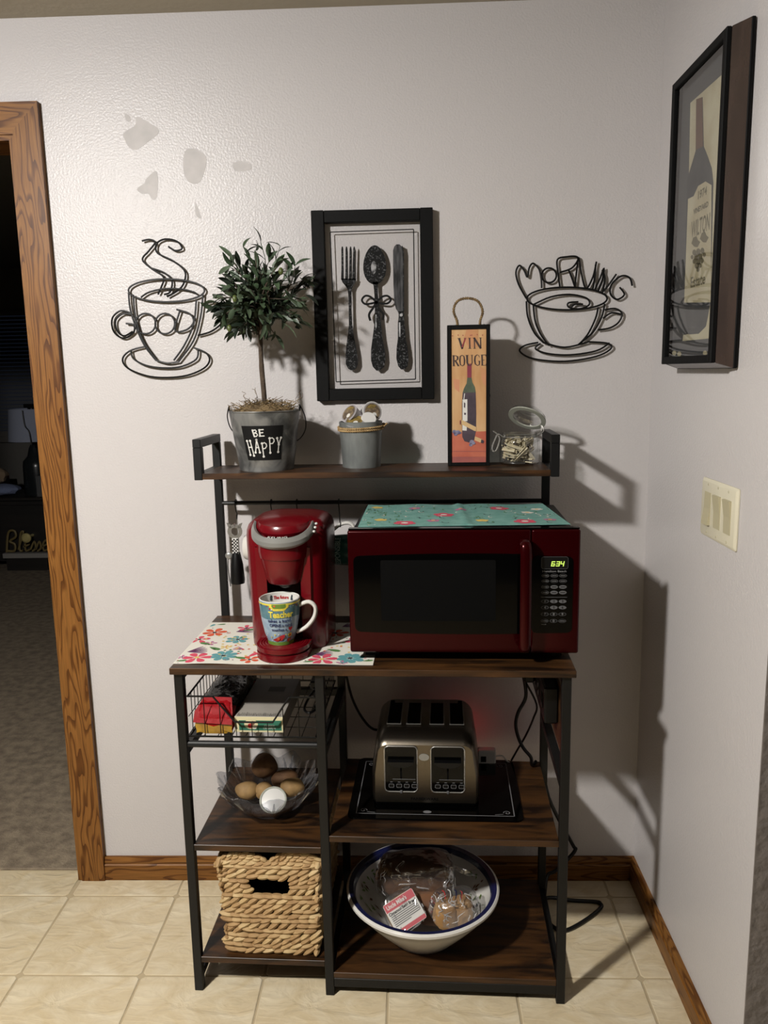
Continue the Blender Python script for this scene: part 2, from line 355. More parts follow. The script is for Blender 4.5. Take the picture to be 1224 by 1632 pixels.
def tile(x0, x1, y0, y1):
    x0 += G; x1 -= G; y0 += G; y1 -= G
    key = (round(x1 - x0, 4), round(y1 - y0, 4))
    if key not in tile_cache:
        wx, wy = key; c = 0.0075; mb = MB()
        def ring(d, z): return [(a + d * sa, b + d * sb, z) for a, b, sa, sb in ((c, 0, .4, 1), (wx - c, 0, -.4, 1), (wx, c, -1, .4), (wx, wy - c, -1, -.4), (wx - c, wy, -.4, -1), (c, wy, .4, -1), (0, wy - c, 1, -.4), (0, c, 1, .4))]
        vs = ring(0, -0.0022) + ring(0, -0.0010) + ring(0.0022, 0.0); n = 8
        fs = [tuple(range(16, 24))] + [(k * n + i, k * n + (i + 1) % n, (k + 1) * n + (i + 1) % n, (k + 1) * n + i) for k in range(2) for i in range(n)]
        mb.add(vs, fs); tile_cache[key] = mb.mesh('tile', 'tile', 20)
    link('tile', tile_cache[key], fl, (x0, y0, 0))
for i in range(-4, 6):
    x0 = OX + i * TL; x1 = min(x0 + TL, XR)
    for j in range(-7, 0): tile(x0, x1, OY + j * TL, OY + (j + 1) * TL)
    if x1 > XI + 0.05: tile(max(x0, XI), x1, OY, 0.004)
    if x0 < XI - 0.05 and x1 > DXL: tile(max(x0, DXL), min(x1, XI), OY, 0.034)
struct(obj('floor_carpet', B(-5.0, -0.4, 0.037, 5.0, -0.05, 0.004, b=0.003), 'carpet', smooth=0))
# next room
struct(obj('wall_far', B(-5.0, -0.4, 5.0, 5.1, -0.05, 2.4), 'far_wall', smooth=0))
struct(obj('wall_far_left', B(-5.1, -5.0, 0.12, 5.1, -0.05, 2.4), 'far_wall', smooth=0))
struct(obj('wall_far_right', B(-0.5, -0.4, 0.1205, 5.0, -0.05, 2.4), 'far_wall', smooth=0))
struct(obj('wall_far_near', B(-5.0, -3.2, 0.02, 0.12, -0.05, 2.4), 'far_wall', smooth=0))
struct(obj('ceiling_far', B(-5.0, -0.4, 0.121, 5.0, 2.4, 2.45), 'far_wall', smooth=0))
# oak casing round the doorway
def wallp(y): return lambda x, z, t=0.0: Vector((x, y - t, z))
OT = XO - XI
m = MB(); f0 = wallp(0)
m.prism([(XI + 0.013, 0), (XO, 0), (XO, ZT), (XI + 0.013, ZT - (OT - 0.013))], f0, 0.0, 0.018)
m.prism([(XI, 0), (XI + 0.013, 0), (XI + 0.013, ZI + 0.013), (XI, ZI)], f0, 0.0, 0.013)
m.box(XI, XI + 0.012, 0, 0.12, 0, ZI)
struct(obj('trim_1', m, 'oak_up', smooth=0))
m = MB()
m.prism([(XO, ZT), (DXL - OT, ZT), (DXL - 0.013, ZI + 0.013), (XI + 0.013, ZI + 0.013)], f0, 0.0, 0.0178)
m.prism([(XI, ZI), (XI + 0.013, ZI + 0.013), (DXL - 0.013, ZI + 0.013), (DXL, ZI)], f0, 0.0, 0.0128)
m.box(DXL, XI, 0, 0.12, ZI, ZI + 0.012)
struct(obj('trim_2', m, 'oak_along', smooth=0))
struct(obj('trim_3', MB().box(DXL - OT, DXL, -0.018, 0, 0, ZI).box(DXL - 0.012, DXL, 0, 0.12, 0, ZI), 'oak_up', smooth=0))
BP = [(0, 0), (0.014, 0), (0.014, 0.047), (0.0105, 0.050), (0.0115, 0.058), (0.007, 0.0706), (0, 0.0706)]
n = len(BP)
m = MB(); m.add([(XO, -y, z) for y, z in BP] + [(XR - y, -y, z) for y, z in BP], [tuple(range(n)), tuple(range(2 * n - 1, n - 1, -1))] + [(i, (i + 1) % n, (i + 1) % n + n, i + n) for i in range(n)])
struct(obj('baseboard_back', m, 'oak_along', smooth=20))
m = MB(); m.add([(XR - y, XE, z) for y, z in BP] + [(XR - y, -y, z) for y, z in BP], [tuple(range(n)), tuple(range(2 * n - 1, n - 1, -1))] + [(i, (i + 1) % n, (i + 1) % n + n, i + n) for i in range(n)])
struct(obj('baseboard_right', m, 'oak_deep', smooth=20))
# bare repair patches on the paint
def zpx(pts, x0, y0, k): return [(x0 + x * k, y0 + y * k) for x, y in pts]
PT = [[(225, 80), (255, 95), (262, 125), (235, 125)],
      [(295, 100), (345, 120), (435, 185), (370, 250), (300, 300), (255, 290), (225, 240), (218, 200), (290, 150)],
      [(590, 315), (650, 295), (720, 340), (715, 420), (680, 500), (620, 500), (585, 440)],
      [(355, 480), (415, 430), (428, 500), (420, 590), (395, 605), (370, 570), (330, 570), (300, 540), (345, 505)],
      [(885, 385), (940, 370), (995, 395), (985, 425), (900, 430)],
      [(655, 620), (680, 680), (690, 720), (660, 700)]]
for k, pl in enumerate(PT):
    P = spline([at_y(x, y, 0) for x, y in zpx(pl, 140, 160, 0.2614)], 4, True)
    mb = MB(); mb.prism([(p.x, p.z) for p in P], f0, -0.001, 0.0004); obj('patch', mb, 'spackle', wall, smooth=0)
mb = MB(); P = spline([at_y(x, y, 0) for x, y in ((498, 222), (560, 228), (558, 296), (486, 300))], 3, True); mb.prism([(p.x, p.z) for p in P], f0, -0.001, 0.0003)

# ceiling lamp that lights the room (out of view, up to the left of the photographer)
t = thing('ceiling_lamp', 'round white ceiling lamp above the kitchen floor', 'lamp', (LAMP.x, LAMP.y, ZC))
obj('ceiling_plate', MB().lathe([(0, 0), (0.055, 0), (0.055, -0.004), (0.05, -0.007), (0, -0.007)], 32), 'lamp_white', t)
obj('uplight_shield', MB().lathe([(0.0, -0.0085), (0.03, -0.009), (0.09, -0.020), (0.140, -0.040), (0.140, -0.038), (0.09, -0.018), (0.03, -0.0075), (0, -0.0072)], 40), 'silver', t)  # unseen dish, added to keep the bulb's light off the ceiling
obj('socket', MB().lathe([(0.022, -0.0086), (0.020, -0.016), (0.0, -0.016)], 20), 'lamp_white', t)

# ================================================================ next room, seen through the doorway
FY = 3.9
def fz(px, py, y=FY): return at_y(px, py, y)
t = thing('console_table', 'dark wooden side table in the unlit room beyond the doorway', 'table', (-2.95, 4.05, 0.004))
obj('table_top', B(-0.62, 0.36, -0.22, 0.25, 0.535, 0.56, b=0.004), 'dark_wood', t)
obj('body', B(-0.60, 0.34, -0.19, 0.24, 0.06, 0.535), 'dark_wood', t)
for a in (-0.58, 0.28):
    for b in (-0.18, 0.18): obj('leg', B(a, a + 0.05, b, b + 0.05, 0, 0.06), 'dark_wood', t)
d = obj('drawer', B(-0.24, 0.32, -0.205, -0.19, 0.14, 0.50, b=0.003), 'dark_wood', t)
p = at_y(43, 857, 3.752) - t.location
obj('knob', MB().lathe([(0, 0.032), (0.022, 0.030), (0.036, 0.018), (0.037, 0.006), (0.026, -0.010), (0.012, -0.018), (0.012, -0.092), (0, -0.092)], 24, T=lambda q: Vector((q.x, -q.z, q.y))), 'brass', d, loc=(p.x, p.y, p.z), label='round brass knob')
t = thing('table_lamp', 'table lamp with pale drum shade and dark jug base', 'lamp', (-2.86, 4.02, 0.564))
zb = 0.564
obj('base', MB().lathe([(0, 0), (0.10, 0), (0.105, 0.02), (0.10, 0.22), (0.095, 0.26), (0.06, 0.30), (0.045, 0.36), (0.03, 0.39), (0, 0.39)], 28), 'lamp_jug', t)
obj('neck', MB().tube([(0, 0, 0.38), (0, 0, 0.50)], 0.01), 'black_plastic', t)
obj('shade', MB().lathe([(0.185, 0.42), (0.165, 0.665), (0.163, 0.665), (0.183, 0.42)], 40), 'lamp_shade_blue_lit', t)
obj('finial', MB().tube([(0, 0, 0.5), (0, 0, 0.70)], 0.012).box(-0.05, 0.05, -0.02, 0.02, 0.67, 0.70), 'black_plastic', t)
obj('pull_cord', MB().tube(spline([(0.02, -0.19, 0.66), (0.03, -0.195, 0.55), (0.06, -0.2, 0.50), (0.07, -0.2, 0.40)]), 0.004), 'black_plastic', t)
t = thing('wooden_sign', 'small gold script word sign on pale base beyond the doorway', 'sign', (-2.90, 3.72, 0.004))
t.location = (at_y(42, 885, 3.808).x, 3.808, 0.004)
zz = at_y(42, 884, 3.808).z
obj('base', B(-0.17, 0.19, -0.03, 0.03, zz - 0.025, zz + 0.012, b=0.002), 'pale_wood', t)
obj('foot', B(-0.15, 0.17, -0.02, 0.02, 0, zz - 0.025), 'dark_wood', t)
def script(x, y): return Vector((x + y * 0.12, -0.012, zz + 0.012 + y))
mb = MB(); rw = 0.010
def sl(pts, rr=0.008): mb.tube(spline([Vector((x + z * .15, 0, zz + 0.018 + z)) for x, z in pts], 5), rr, 6)
sl([(-.15, 0), (-.145, .15), (-.10, .165), (-.085, .12), (-.13, .085), (-.09, .06), (-.09, .01), (-.15, .01)], .009)
sl([(-.06, .02), (-.035, .12), (-.03, .16), (-.05, .14), (-.05, .02), (-.025, .01)])
sl([(-.02, .04), (.02, .06), (.01, .09), (-.01, .06), (0, .01), (.03, .02)])
sl([(.035, .02), (.06, .08), (.075, .03), (.05, .005)]); sl([(.075, .02), (.10, .08), (.115, .03), (.09, .005)])
sl([(.12, .04), (.16, .06), (.15, .09), (.13, .06), (.14, .01), (.175, .02)]); sl([(.21, .08), (.19, .07), (.185, .02), (.21, .02), (.225, .16)])
obj('word', mb, 'gold_letter', t)
t = thing('folded_towel', 'pale blue cloth heap on the dark table beyond the doorway', 'towel', (-3.13, 3.92, 0.564))
mb = MB()
def wobn(a): return lambda p: a * (math.sin(p.x * 7 + p.z * 5) + math.sin(p.y * 9 + p.x * 4) * 0.7)
mb.ell((0, 0, 0.052), 0.17, 0.10, 0.046, 20, 10, wob=wobn(0.06)); obj('fold', mb, 'towel', t)
t = thing('plush_toy', 'brown fluffy heap on top of the pale blue cloth', 'toy', (-3.16, 3.92, 0.664))
mb = MB(); mb.ell((0, 0, 0.06), 0.11, 0.08, 0.065, 18, 10, wob=wobn(0.08)); obj('body', mb, 'fur', t)
tag(obj('photo_card', B(-0.05, 0.06, -0.006, 0.006, 0, 0.16, b=0.002), 'grey_board', loc=(-2.755, 3.87, 0.564)), 'small grey card standing right of the dark lamp base', 'card')
tag(obj('cabinet', B(-0.42, 0.14, 0, 0.28, 0, 0.66, b=0.004), 'red_wood', loc=(-3.52, 4.32, 0.004)), 'red brown wooden cabinet behind the table in the dark room', 'cabinet')
# window with a blind in the far wall
t = struct(obj('window_1', B(-0.85, 0.62, -0.03, 0.0, 0.95, 2.05).box(-0.9, 0.67, -0.05, 0, 0.90, 0.95), 'far_wall', loc=(-3.35, 5.0, 0), smooth=0))
obj('pane', B(-0.80, 0.57, -0.036, -0.03, 1.0, 2.0), 'dusk', t)
sm = B(-0.80, 0.57, -0.017, 0.017, -0.001, 0.001).mesh('slat', 'blind', 0)
for k in range(30): link('slat', sm, t, (0, -0.065, 1.02 + k * 0.033), (0.9, 0, 0))

# ================================================================ things on the walls
def wires(t, curves, y, zf, r=0.0024):
    for name, pts, closed in curves:
        P = [at_y(*zf(px, py), y) - t.location for px, py in pts]
        obj(name, MB().tube(spline(P, 5, closed), r, 7, closed=closed), 'wire', t)
def circ(cx, cy, rx, ry, n=16, a0=0.0): return [(cx + rx * math.cos(2 * PI * k / n + a0), cy + ry * math.sin(2 * PI * k / n + a0)) for k in range(n)]
z1 = lambda x, y: (160 + x * 0.29412, 340 + y * 0.29412)
p = at_y(*z1(355, 890), -0.010)
t = thing('wire_coffee_cup', 'black wire wall art of a steaming tall cup spelling GOOD', 'wall art', (p.x, -0.010, p.z))
cv = [('rim_wire', circ(358, 418, 206, 62), True),
      ('rim_wire', [(220, 455), (262, 428), (340, 410), (430, 410), (500, 425), (525, 440)], False),
      ('side_wire', [(153, 430), (162, 520), (198, 630), (245, 725), (300, 795)], False), ('side_wire', [(178, 440), (190, 560), (232, 690), (312, 802)], False),
      ('side_wire', [(556, 440), (543, 560), (505, 690), (425, 802)], False), ('side_wire', [(520, 470), (505, 600), (455, 715), (398, 797)], False),
      ('side_wire', [(298, 795), (360, 812), (428, 803)], False),
      ('handle_wire', [(548, 500), (620, 480), (672, 520), (660, 590), (600, 640), (528, 662)], False),
      ('saucer_wire', [(240, 722), (160, 745), (120, 790), (150, 840), (250, 880), (355, 890), (470, 878), (560, 840), (592, 795), (570, 755), (505, 728)], False),
      ('saucer_wire', [(165, 742), (180, 788), (250, 825), (345, 838), (440, 830), (520, 790), (530, 735)], False),
      ('letter_wire', [(180, 560), (150, 535), (105, 530), (64, 570), (72, 640), (125, 677), (180, 645), (180, 605), (138, 597)], False),
      ('letter_wire', [(165, 548), (120, 545), (82, 580), (90, 635), (128, 664), (175, 640)], False),
      ('letter_wire', circ(245, 598, 54, 55), True), ('letter_wire', circ(350, 598, 53, 55), True),
      ('letter_wire', [(432, 525), (405, 633), (465, 632), (505, 590), (485, 545), (412, 521)], False),
      ('steam_wire', [(225, 150), (265, 142), (296, 158), (262, 205), (228, 250), (275, 298), (342, 345), (330, 400), (312, 440)], False),
      ('steam_wire', [(368, 180), (405, 202), (442, 190), (415, 152), (350, 140), (305, 165), (310, 215), (400, 262), (460, 320), (440, 400), (362, 452)], False),
      ('steam_wire', [(275, 297), (345, 322), (388, 365), (378, 425), (345, 440)], False)]
wires(t, cv, -0.010, z1)
z3 = lambda x, y: (700 + x * 0.27778, 380 + y * 0.27778)
p = at_y(*z3(720, 705), -0.010)
t = thing('wire_coffee_cup', 'black wire wall art of a wide cup spelling MORNING', 'wall art', (p.x, -0.010, p.z))
cv = [('rim_wire', circ(733, 345, 230, 65), True),
      ('rim_wire', [(540, 380), (640, 336), (750, 322), (845, 343), (860, 380), (805, 404), (745, 395), (742, 370), (798, 364)], False), ('rim_wire', [(760, 392), (780, 378), (825, 378)], False),
      ('side_wire', [(500, 360), (508, 450), (545, 540), (600, 600)], False), ('side_wire', [(540, 385), (552, 480), (588, 560), (632, 614)], False),
      ('side_wire', [(950, 375), (930, 455), (880, 540), (800, 607)], False), ('side_wire', [(912, 395), (896, 460), (852, 550), (800, 610)], False), ('side_wire', [(598, 598), (720, 625), (852, 595)], False),
      ('saucer_wire', [(568, 597), (490, 615), (463, 648), (540, 690), (720, 705), (900, 677), (985, 632), (965, 602), (850, 593)], False),
      ('saucer_wire', [(580, 603), (552, 632), (620, 660), (750, 668), (900, 645), (977, 600)], False),
      ('handle_wire', [(950, 410), (1010, 403), (1048, 430), (1030, 480), (980, 513), (910, 525)], False), ('handle_wire', [(940, 458), (990, 427), (1048, 437)], False),
      ('letter_wire', [(500, 345), (455, 262), (440, 195), (460, 155), (488, 185), (506, 222), (516, 170), (538, 143), (572, 175), (585, 230), (588, 285)], False),
      ('letter_wire', circ(630, 212, 42, 42), True),
      ('letter_wire', [(692, 277), (682, 200), (678, 122), (730, 106), (785, 104), (795, 125), (758, 172), (690, 196)], False), ('letter_wire', [(742, 180), (760, 225), (778, 277)], False),
      ('letter_wire', [(778, 277), (788, 190), (800, 110), (815, 200), (842, 287), (882, 220), (902, 133)], False),
      ('letter_wire', [(897, 150), (892, 220), (882, 290)], False),
      ('letter_wire', [(892, 295), (922, 230), (945, 170), (935, 240), (912, 302)], False), ('letter_wire', [(938, 305), (950, 230), (935, 180)], False), ('letter_wire', [(935, 310), (970, 270), (1016, 205)], False),
      ('letter_wire', [(1107, 272), (1092, 226), (1045, 216), (990, 262), (982, 318), (1020, 350), (1062, 322), (1035, 280)], False)]
wires(t, cv, -0.010, z3)

# --- framed cutlery print on glass
FX0, FX1, FZ0, FZ1 = -0.188, 0.1163, 1.3825, 1.855
t = thing('framed_print', 'black wooden frame with fork, spoon and knife printed on glass', 'picture', (-0.036, 0, FZ0))
def fo(name, mb, mats, par=t, smooth=0, label=None): return obj(name, mb, mats, par, loc=-t.location if par is t else (0, 0, 0), smooth=smooth, label=label)
fo('frame_stile', B(FX0, FX0 + 0.032, -0.026, -0.0005, FZ0, FZ1, b=0.0015), 'black_paint'); fo('frame_stile', B(FX1 - 0.032, FX1, -0.026, -0.0005, FZ0, FZ1, b=0.0015), 'black_paint')
fo('frame_rail', B(FX0 + 0.032, FX1 - 0.032, -0.0245, -0.0005, FZ1 - 0.030, FZ1 - 0.0005, b=0.0015), 'black_paint'); fo('frame_rail', B(FX0 + 0.032, FX1 - 0.032, -0.0245, -0.0005, FZ0 + 0.0005, FZ0 + 0.031, b=0.0015), 'black_paint')
fo('glass_pane', B(FX0 + 0.030, FX1 - 0.030, -0.0160, -0.0148, FZ0 + 0.03, FZ1 - 0.029), 'pane')
YP = -0.0166
z2 = lambda x, y: (480 + x * 0.20833, 320 + y * 0.20833)
def fpt(x, y, tt=0.0):
    p = at_y(*z2(x, y), YP); return Vector((p.x, YP - tt, p.z))
def blob(wl): # [(y, xl, xr)] outline
    return [(a[1], a[0]) for a in wl] + [(a[2], a[0]) for a in reversed(wl)]
mb = MB(); LB = [(222, 240), (860, 218), (875, 1365), (268, 1385)]
for k in range(4): mb.stroke([LB[k], LB[(k + 1) % 4]], 8, fpt)
fo('printed_border', mb, 'ink_black')
mb = MB()
for x0, dx in ((315, 2), (347, 1), (378, -1), (406, -3)): mb.prism(blob([(350, x0 - 4, x0 + 4), (370, x0 - 8, x0 + 8), (500, x0 - 9 + dx, x0 + 8 + dx), (605, x0 - 12 + dx, x0 + 10 + dx)]), fpt, 0, 0.0003)
mb.prism(blob([(595, 306, 422), (625, 316, 414), (650, 338, 396), (680, 356, 386), (740, 362, 386), (840, 364, 386), (950, 365, 392), (1020, 358, 400), (1100, 346, 416), (1180, 340, 430), (1250, 342, 434), (1285, 360, 420), (1297, 380, 398)]), fpt, 0, 0.0003)
fo('printed_fork', mb, 'utensil_ink')
mb = MB(); mb.prism([(563 + 88 * math.sin(a) * (1 - 0.12 * math.cos(a)), 490 - 150 * math.cos(a)) for a in [2 * PI * k / 28 for k in range(28)]], fpt, 0, 0.0003)
mb.prism(blob([(620, 545, 590), (650, 554, 586), (720, 560, 588), (800, 564, 598), (900, 562, 606), (960, 558, 612), (1050, 546, 622), (1140, 534, 638), (1220, 534, 644), (1270, 548, 634), (1300, 576, 602)]), fpt, 0, 0.0003)
mb.prism([(555 + 20 * math.sin(a), 510 - 50 * math.cos(a)) for a in [2 * PI * k / 16 for k in range(16)]], fpt, 0.0003, 0.0005, 1)
mb.prism(blob([(870, 568, 576), (960, 566, 578), (980, 570, 574)]), fpt, 0.0003, 0.0005, 1)
fo('printed_spoon', mb, ['utensil_ink', 'spoon_shine'])
mb = MB(); mb.prism(blob([(333, 728, 752), (350, 712, 770), (380, 703, 780), (500, 703, 785), (650, 706, 786), (780, 712, 786), (830, 726, 784), (852, 744, 782)]), fpt, 0, 0.0003, 1)
mb.prism(blob([(345, 770, 776), (400, 779, 785), (850, 780, 787)]), fpt, 0.0003, 0.0005)
mb.prism(blob([(846, 740, 782), (870, 746, 788), (900, 744, 788), (930, 740, 790), (1050, 740, 800), (1130, 730, 814), (1210, 728, 822), (1265, 742, 814), (1290, 764, 790)]), fpt, 0, 0.0003)
mb.disc(765, 874, 12, lambda x, y: fpt(x, y, 0.0006), 2)
mb.prism(blob([(930, 748, 758), (1040, 748, 760)]), fpt, 0.0003, 0.0005, 2)
fo('printed_knife', mb, ['utensil_ink', 'blade_ink', 'ink_light'])
mb = MB()
def loopx(pts, wd=16):
    P = [(p.x, p.y) for p in spline([Vector((x, y, 0)) for x, y in pts], 5)]; mb.stroke(P, wd, lambda x, y: fpt(x, y, 0.0008))
loopx([(575, 775), (530, 735), (490, 728), (465, 760), (490, 790), (540, 785), (575, 775)]); loopx([(575, 775), (620, 735), (660, 728), (686, 755), (660, 785), (610, 785), (575, 775)])
loopx([(575, 775), (550, 820), (520, 870), (530, 918)], 18); loopx([(575, 775), (600, 830), (630, 870), (622, 912)], 18)
fo('printed_bow', mb, 'ink_black')

# --- shadow box picture on the right wall
XF, XB = 0.628, 0.6755
pa, pb, pc, pd_ = at_x(1068, 137, XF), at_x(1057, 581, XF), at_x(1156, 46, XF), at_x(1134, 578, XF)
YN, YF_, Z0, Z1 = (pc.y + pd_.y) / 2, (pa.y + pb.y) / 2, (pb.z + pd_.z) / 2, (pa.z + pc.z) / 2
t = thing('shadow_box_picture', 'deep dark framed wine bottle picture on the right wall', 'picture', (XR, (YN + YF_) / 2, Z0))
def so(name, mb, mats, smooth=0, label=None): return obj(name, mb, mats, t, loc=-t.location, smooth=smooth, label=label)
fw = 0.016
def ringbox(mb, y0, y1, zz0, zz1, w_, xa, xb, mi=0, b=0.0015):
    mb.box(xa, xb, y0, y0 + w_, zz0, zz1, b=b, mi=mi); mb.box(xa, xb, y1 - w_, y1, zz0, zz1, b=b, mi=mi)
    mb.box(xa, xb, y0 + w_, y1 - w_, zz0, zz0 + w_, b=b, mi=mi); mb.box(xa, xb, y0 + w_, y1 - w_, zz1 - w_, zz1, b=b, mi=mi)
mb = MB(); ringbox(mb, YN, YF_, Z0, Z1, fw, XF, XF + 0.010); so('front_rim', mb, 'black_paint')
e = 0.010
def sideboard(a, b_, c, d): # four corners front/back
    return MB().add([a, b_, c, d], [(0, 1, 2, 3)])
x1, x2 = XF + 0.0101, XB - 0.008
for nm, A in (('side_board', [(x1, YN + .001, Z0), (x1, YN + .001, Z1), (x2, YN - e, Z1 + e), (x2, YN - e, Z0 - e)]), ('side_board', [(x1, YF_ - .001, Z0), (x1, YF_ - .001, Z1), (x2, YF_ + e, Z1 + e), (x2, YF_ + e, Z0 - e)]),
              ('side_board', [(x1, YN, Z1 - .001), (x1, YF_, Z1 - .001), (x2, YF_ + e, Z1 + e), (x2, YN - e, Z1 + e)]), ('side_board', [(x1, YN, Z0 + .001), (x1, YF_, Z0 + .001), (x2, YF_ + e, Z0 - e), (x2, YN - e, Z0 - e)])):
    inn = [Vector(a) + (Vector((0, (YN + YF_) / 2, (Z0 + Z1) / 2)) - Vector((0, a[1], a[2]))).normalized() * 0.008 for a in A]
    mb = MB().add([Vector(a) for a in A] + inn, [(0, 1, 2, 3), (7, 6, 5, 4), (0, 4, 5, 1), (1, 5, 6, 2), (2, 6, 7, 3), (3, 7, 4, 0)]); so(nm, mb, 'frame_wood')
mb = MB(); ringbox(mb, YN - e - .001, YF_ + e + .001, Z0 - e - .001, Z1 + e + .001, 0.02, x2, XB); so('back_rim', mb, 'black_paint')
so('glass_pane', B(XF + 0.006, XF + 0.0072, YN + fw - .002, YF_ - fw + .002, Z0 + fw - .002, Z1 - fw + .002), 'pane_dark')
XP = XF + 0.022
so('backing', B(XP, XP + 0.003, YN + 0.004, YF_ - 0.004, Z0 + 0.004, Z1 - 0.004), 'grey_board')
zq = lambda x, y: (1070 + x * 0.29412, 120 + y * 0.29412)
def spt(lv):
    def fn(x, y, tt=0.0):
        p = at_x(*zq(x, y), XP); return Vector((XP - lv - tt, p.y, p.z))
    return fn
ymin = YN + 0.006
def clampy(fn):
    def g(*a):
        p = fn(*a); p.y = max(p.y, ymin); return p
    return g
mb = MB(); mb.prism([(105, 150), (300, -25), (245, 1422), (62, 1440), (66, 1408), (100, 1400), (150, 1380), (150, 1235), (75, 1232), (82, 1000), (97, 540)], clampy(spt(0)), 0, 0.0008); so('parchment', mb, 'parchment')
mb = MB(); mb.prism([(138, 130), (172, 118), (178, 385), (200, 440), (222, 505), (230, 580), (215, 1230), (190, 1360), (150, 1400), (98, 1404), (70, 1250), (90, 560), (108, 500), (135, 410)], clampy(spt(0.0008)), 0, 0.0006)
mb.prism([(140, 130), (172, 118), (176, 385), (136, 405)], clampy(spt(0.0016)), 0, 0.0002, 1)
mb.prism([(95, 670), (125, 655), (150, 600), (190, 575), (222, 595), (218, 1230), (74, 1232)], clampy(spt(0.0016)), 0, 0.0003, 2)
so('bottle_print', mb, ['ink_grey', 'ink_brown', 'parchment'])
mb = MB()
def stext(txt, px, py, size, width=None, slope=0.0, mi=0):
    p = at_x(*zq(px, py), XP)
    mb.text(txt, size, lambda x, y: Vector((XP - 0.0022, max(ymin, p.y - x), p.z + y + x * slope)), mi, bold=0.0006, width=width)
stext('1974', 172, 640, 0.022, 0.05); stext('VINEYARD', 165, 720, 0.014, 0.085); stext('WILTON', 163, 820, 0.046, 0.105); stext('Estate', 148, 1115, 0.030, 0.085)
lf = clampy(spt(0.0022))
for c in ((130, 960, 11), (152, 955, 12), (174, 950, 11), (140, 985, 12), (162, 980, 12), (184, 972, 9), (130, 1008, 10), (152, 1008, 12), (172, 1004, 10), (142, 1032, 11), (160, 1030, 10), (150, 1052, 9), (118, 985, 8)): mb.disc(c[0], c[1], c[2], lf, 0, 10, c[2] * 1.5)
for c in ((138, 905, 1), (184, 880, -1)): mb.poly([(c[0] - 24, c[1] + 6), (c[0] - 14, c[1] - 26), (c[0] + 4, c[1] - 34), (c[0] + 12, c[1] - 12), (c[0] + 24, c[1] - 2), (c[0] + 10, c[1] + 26), (c[0] - 8, c[1] + 24)], lf)
so('printed_label', mb, 'ink_soft')
mb = MB()
for c in ((18, 1505), (45, 1510), (185, 1505)): mb.disc(c[0], c[1], 12, spt(0.001), 0, 8, 14)
so('corner_print', mb, 'parchment')

# --- light switch
pts = [at_x(1123.8, 760.8, XR), at_x(1181.6, 778.7, XR), at_x(1118.7, 849.3, XR), at_x(1174.6, 879.6, XR)]
ya, yb = (pts[0].y + pts[2].y) / 2, (pts[1].y + pts[3].y) / 2
za, zb2 = (pts[2].z + pts[3].z) / 2, (pts[0].z + pts[1].z) / 2
t = thing('light_switch', 'ivory triple rocker light switch plate on the right wall', 'light switch', (XR, (ya + yb) / 2, za))
hw = abs(ya - yb) / 2; hh = zb2 - za
mb = MB(); prof = [(0, -hw, 0), (0, hw, 0)]
o_ = rrect(-hw, hw, 0, hh, 0.004, 2); i_ = rrect(-hw + 0.006, hw - 0.006, 0.006, hh - 0.006, 0.003, 2); nn = len(o_)
mb.add([(-0.0005, a, b) for a, b in o_] + [(-0.003, a, b) for a, b in o_] + [(-0.0065, a, b) for a, b in i_], [tuple(range(2 * nn, 3 * nn))] + [(k * nn + i, k * nn + (i + 1) % nn, (k + 1) * nn + (i + 1) % nn, (k + 1) * nn + i) for k in range(2) for i in range(nn)])
obj('plate', mb, 'ivory', t)
for k, up in ((-1, 0), (0, 1), (1, 1)):
    y = -k * 0.0535; a, b = (0.0075, 0.0125) if up else (0.0135, 0.0070)
    mb = MB(); h0, h1 = hh / 2 - 0.034, hh / 2 + 0.034; w_ = 0.0165
    mid = 0.0082
    vs = []
    for zz_, dx in ((h0, a if False else (0.0075 if up else 0.013)), (hh / 2, mid), (h1, 0.013 if up else 0.0075)):
        vs += [(-dx, y - w_, zz_), (-dx, y + w_, zz_), (-0.004, y + w_, zz_), (-0.004, y - w_, zz_)]
    fs = [(0, 1, 2, 3), (11, 10, 9, 8)]
    for q in range(2):
        for i in range(4): fs.append((q * 4 + i, q * 4 + (i + 1) % 4, q * 4 + 4 + (i + 1) % 4, q * 4 + 4 + i))
    mb.add(vs, fs); obj('rocker', mb, 'rocker', t, smooth=0)
    for zz_ in (0.011, hh - 0.011): obj('screw', MB().ell((-0.0065, y, zz_), 0.0012, 0.003, 0.003, 10, 6), 'screw', t)

# ================================================================ the rack
RW, RD, RZ = 0.8895, 0.390, 0.8171
rack = thing('bakers_rack', 'black steel kitchen rack with rustic brown wooden shelves', 'rack', RO, RA)
def rk(name, mb, mats='black_steel', smooth=20, label=None): return obj(name, mb, mats, rack, smooth=smooth, label=label)
def shelf(name, u0, u1, v0, v1, z1, th=0.015):
    return rk(name, MB().box(u0, u1, v0, v1, z1 - th, z1, b=0.0008), 'board')
shelf('counter_top', 0, RW, 0, RD, RZ)
LU = [(0.0054, 0.0254), (0.3225, 0.3425), (0.8616, 0.8816)]
for a, b in LU:
    rk('leg', B(a, b, 0.0103, 0.0303, 0.0, RZ - 0.0152, b=0.0012))
    rk('leg', B(a, b, 0.368, 0.388, 0.0, RZ - 0.0152, b=0.0012))
ZL, ZLB, ZRS, ZRB = 0.3825, 0.0905, 0.4122, 0.0608
shelf('shelf', LU[0][1], LU[1][0], 0.012, 0.386, ZL); shelf('shelf', LU[0][1], LU[1][0], 0.012, 0.386, ZLB)
shelf('shelf', LU[1][1], LU[2][0], 0.012, 0.386, ZRS); shelf('shelf', LU[1][1], LU[2][0], 0.012, 0.386, ZRB)
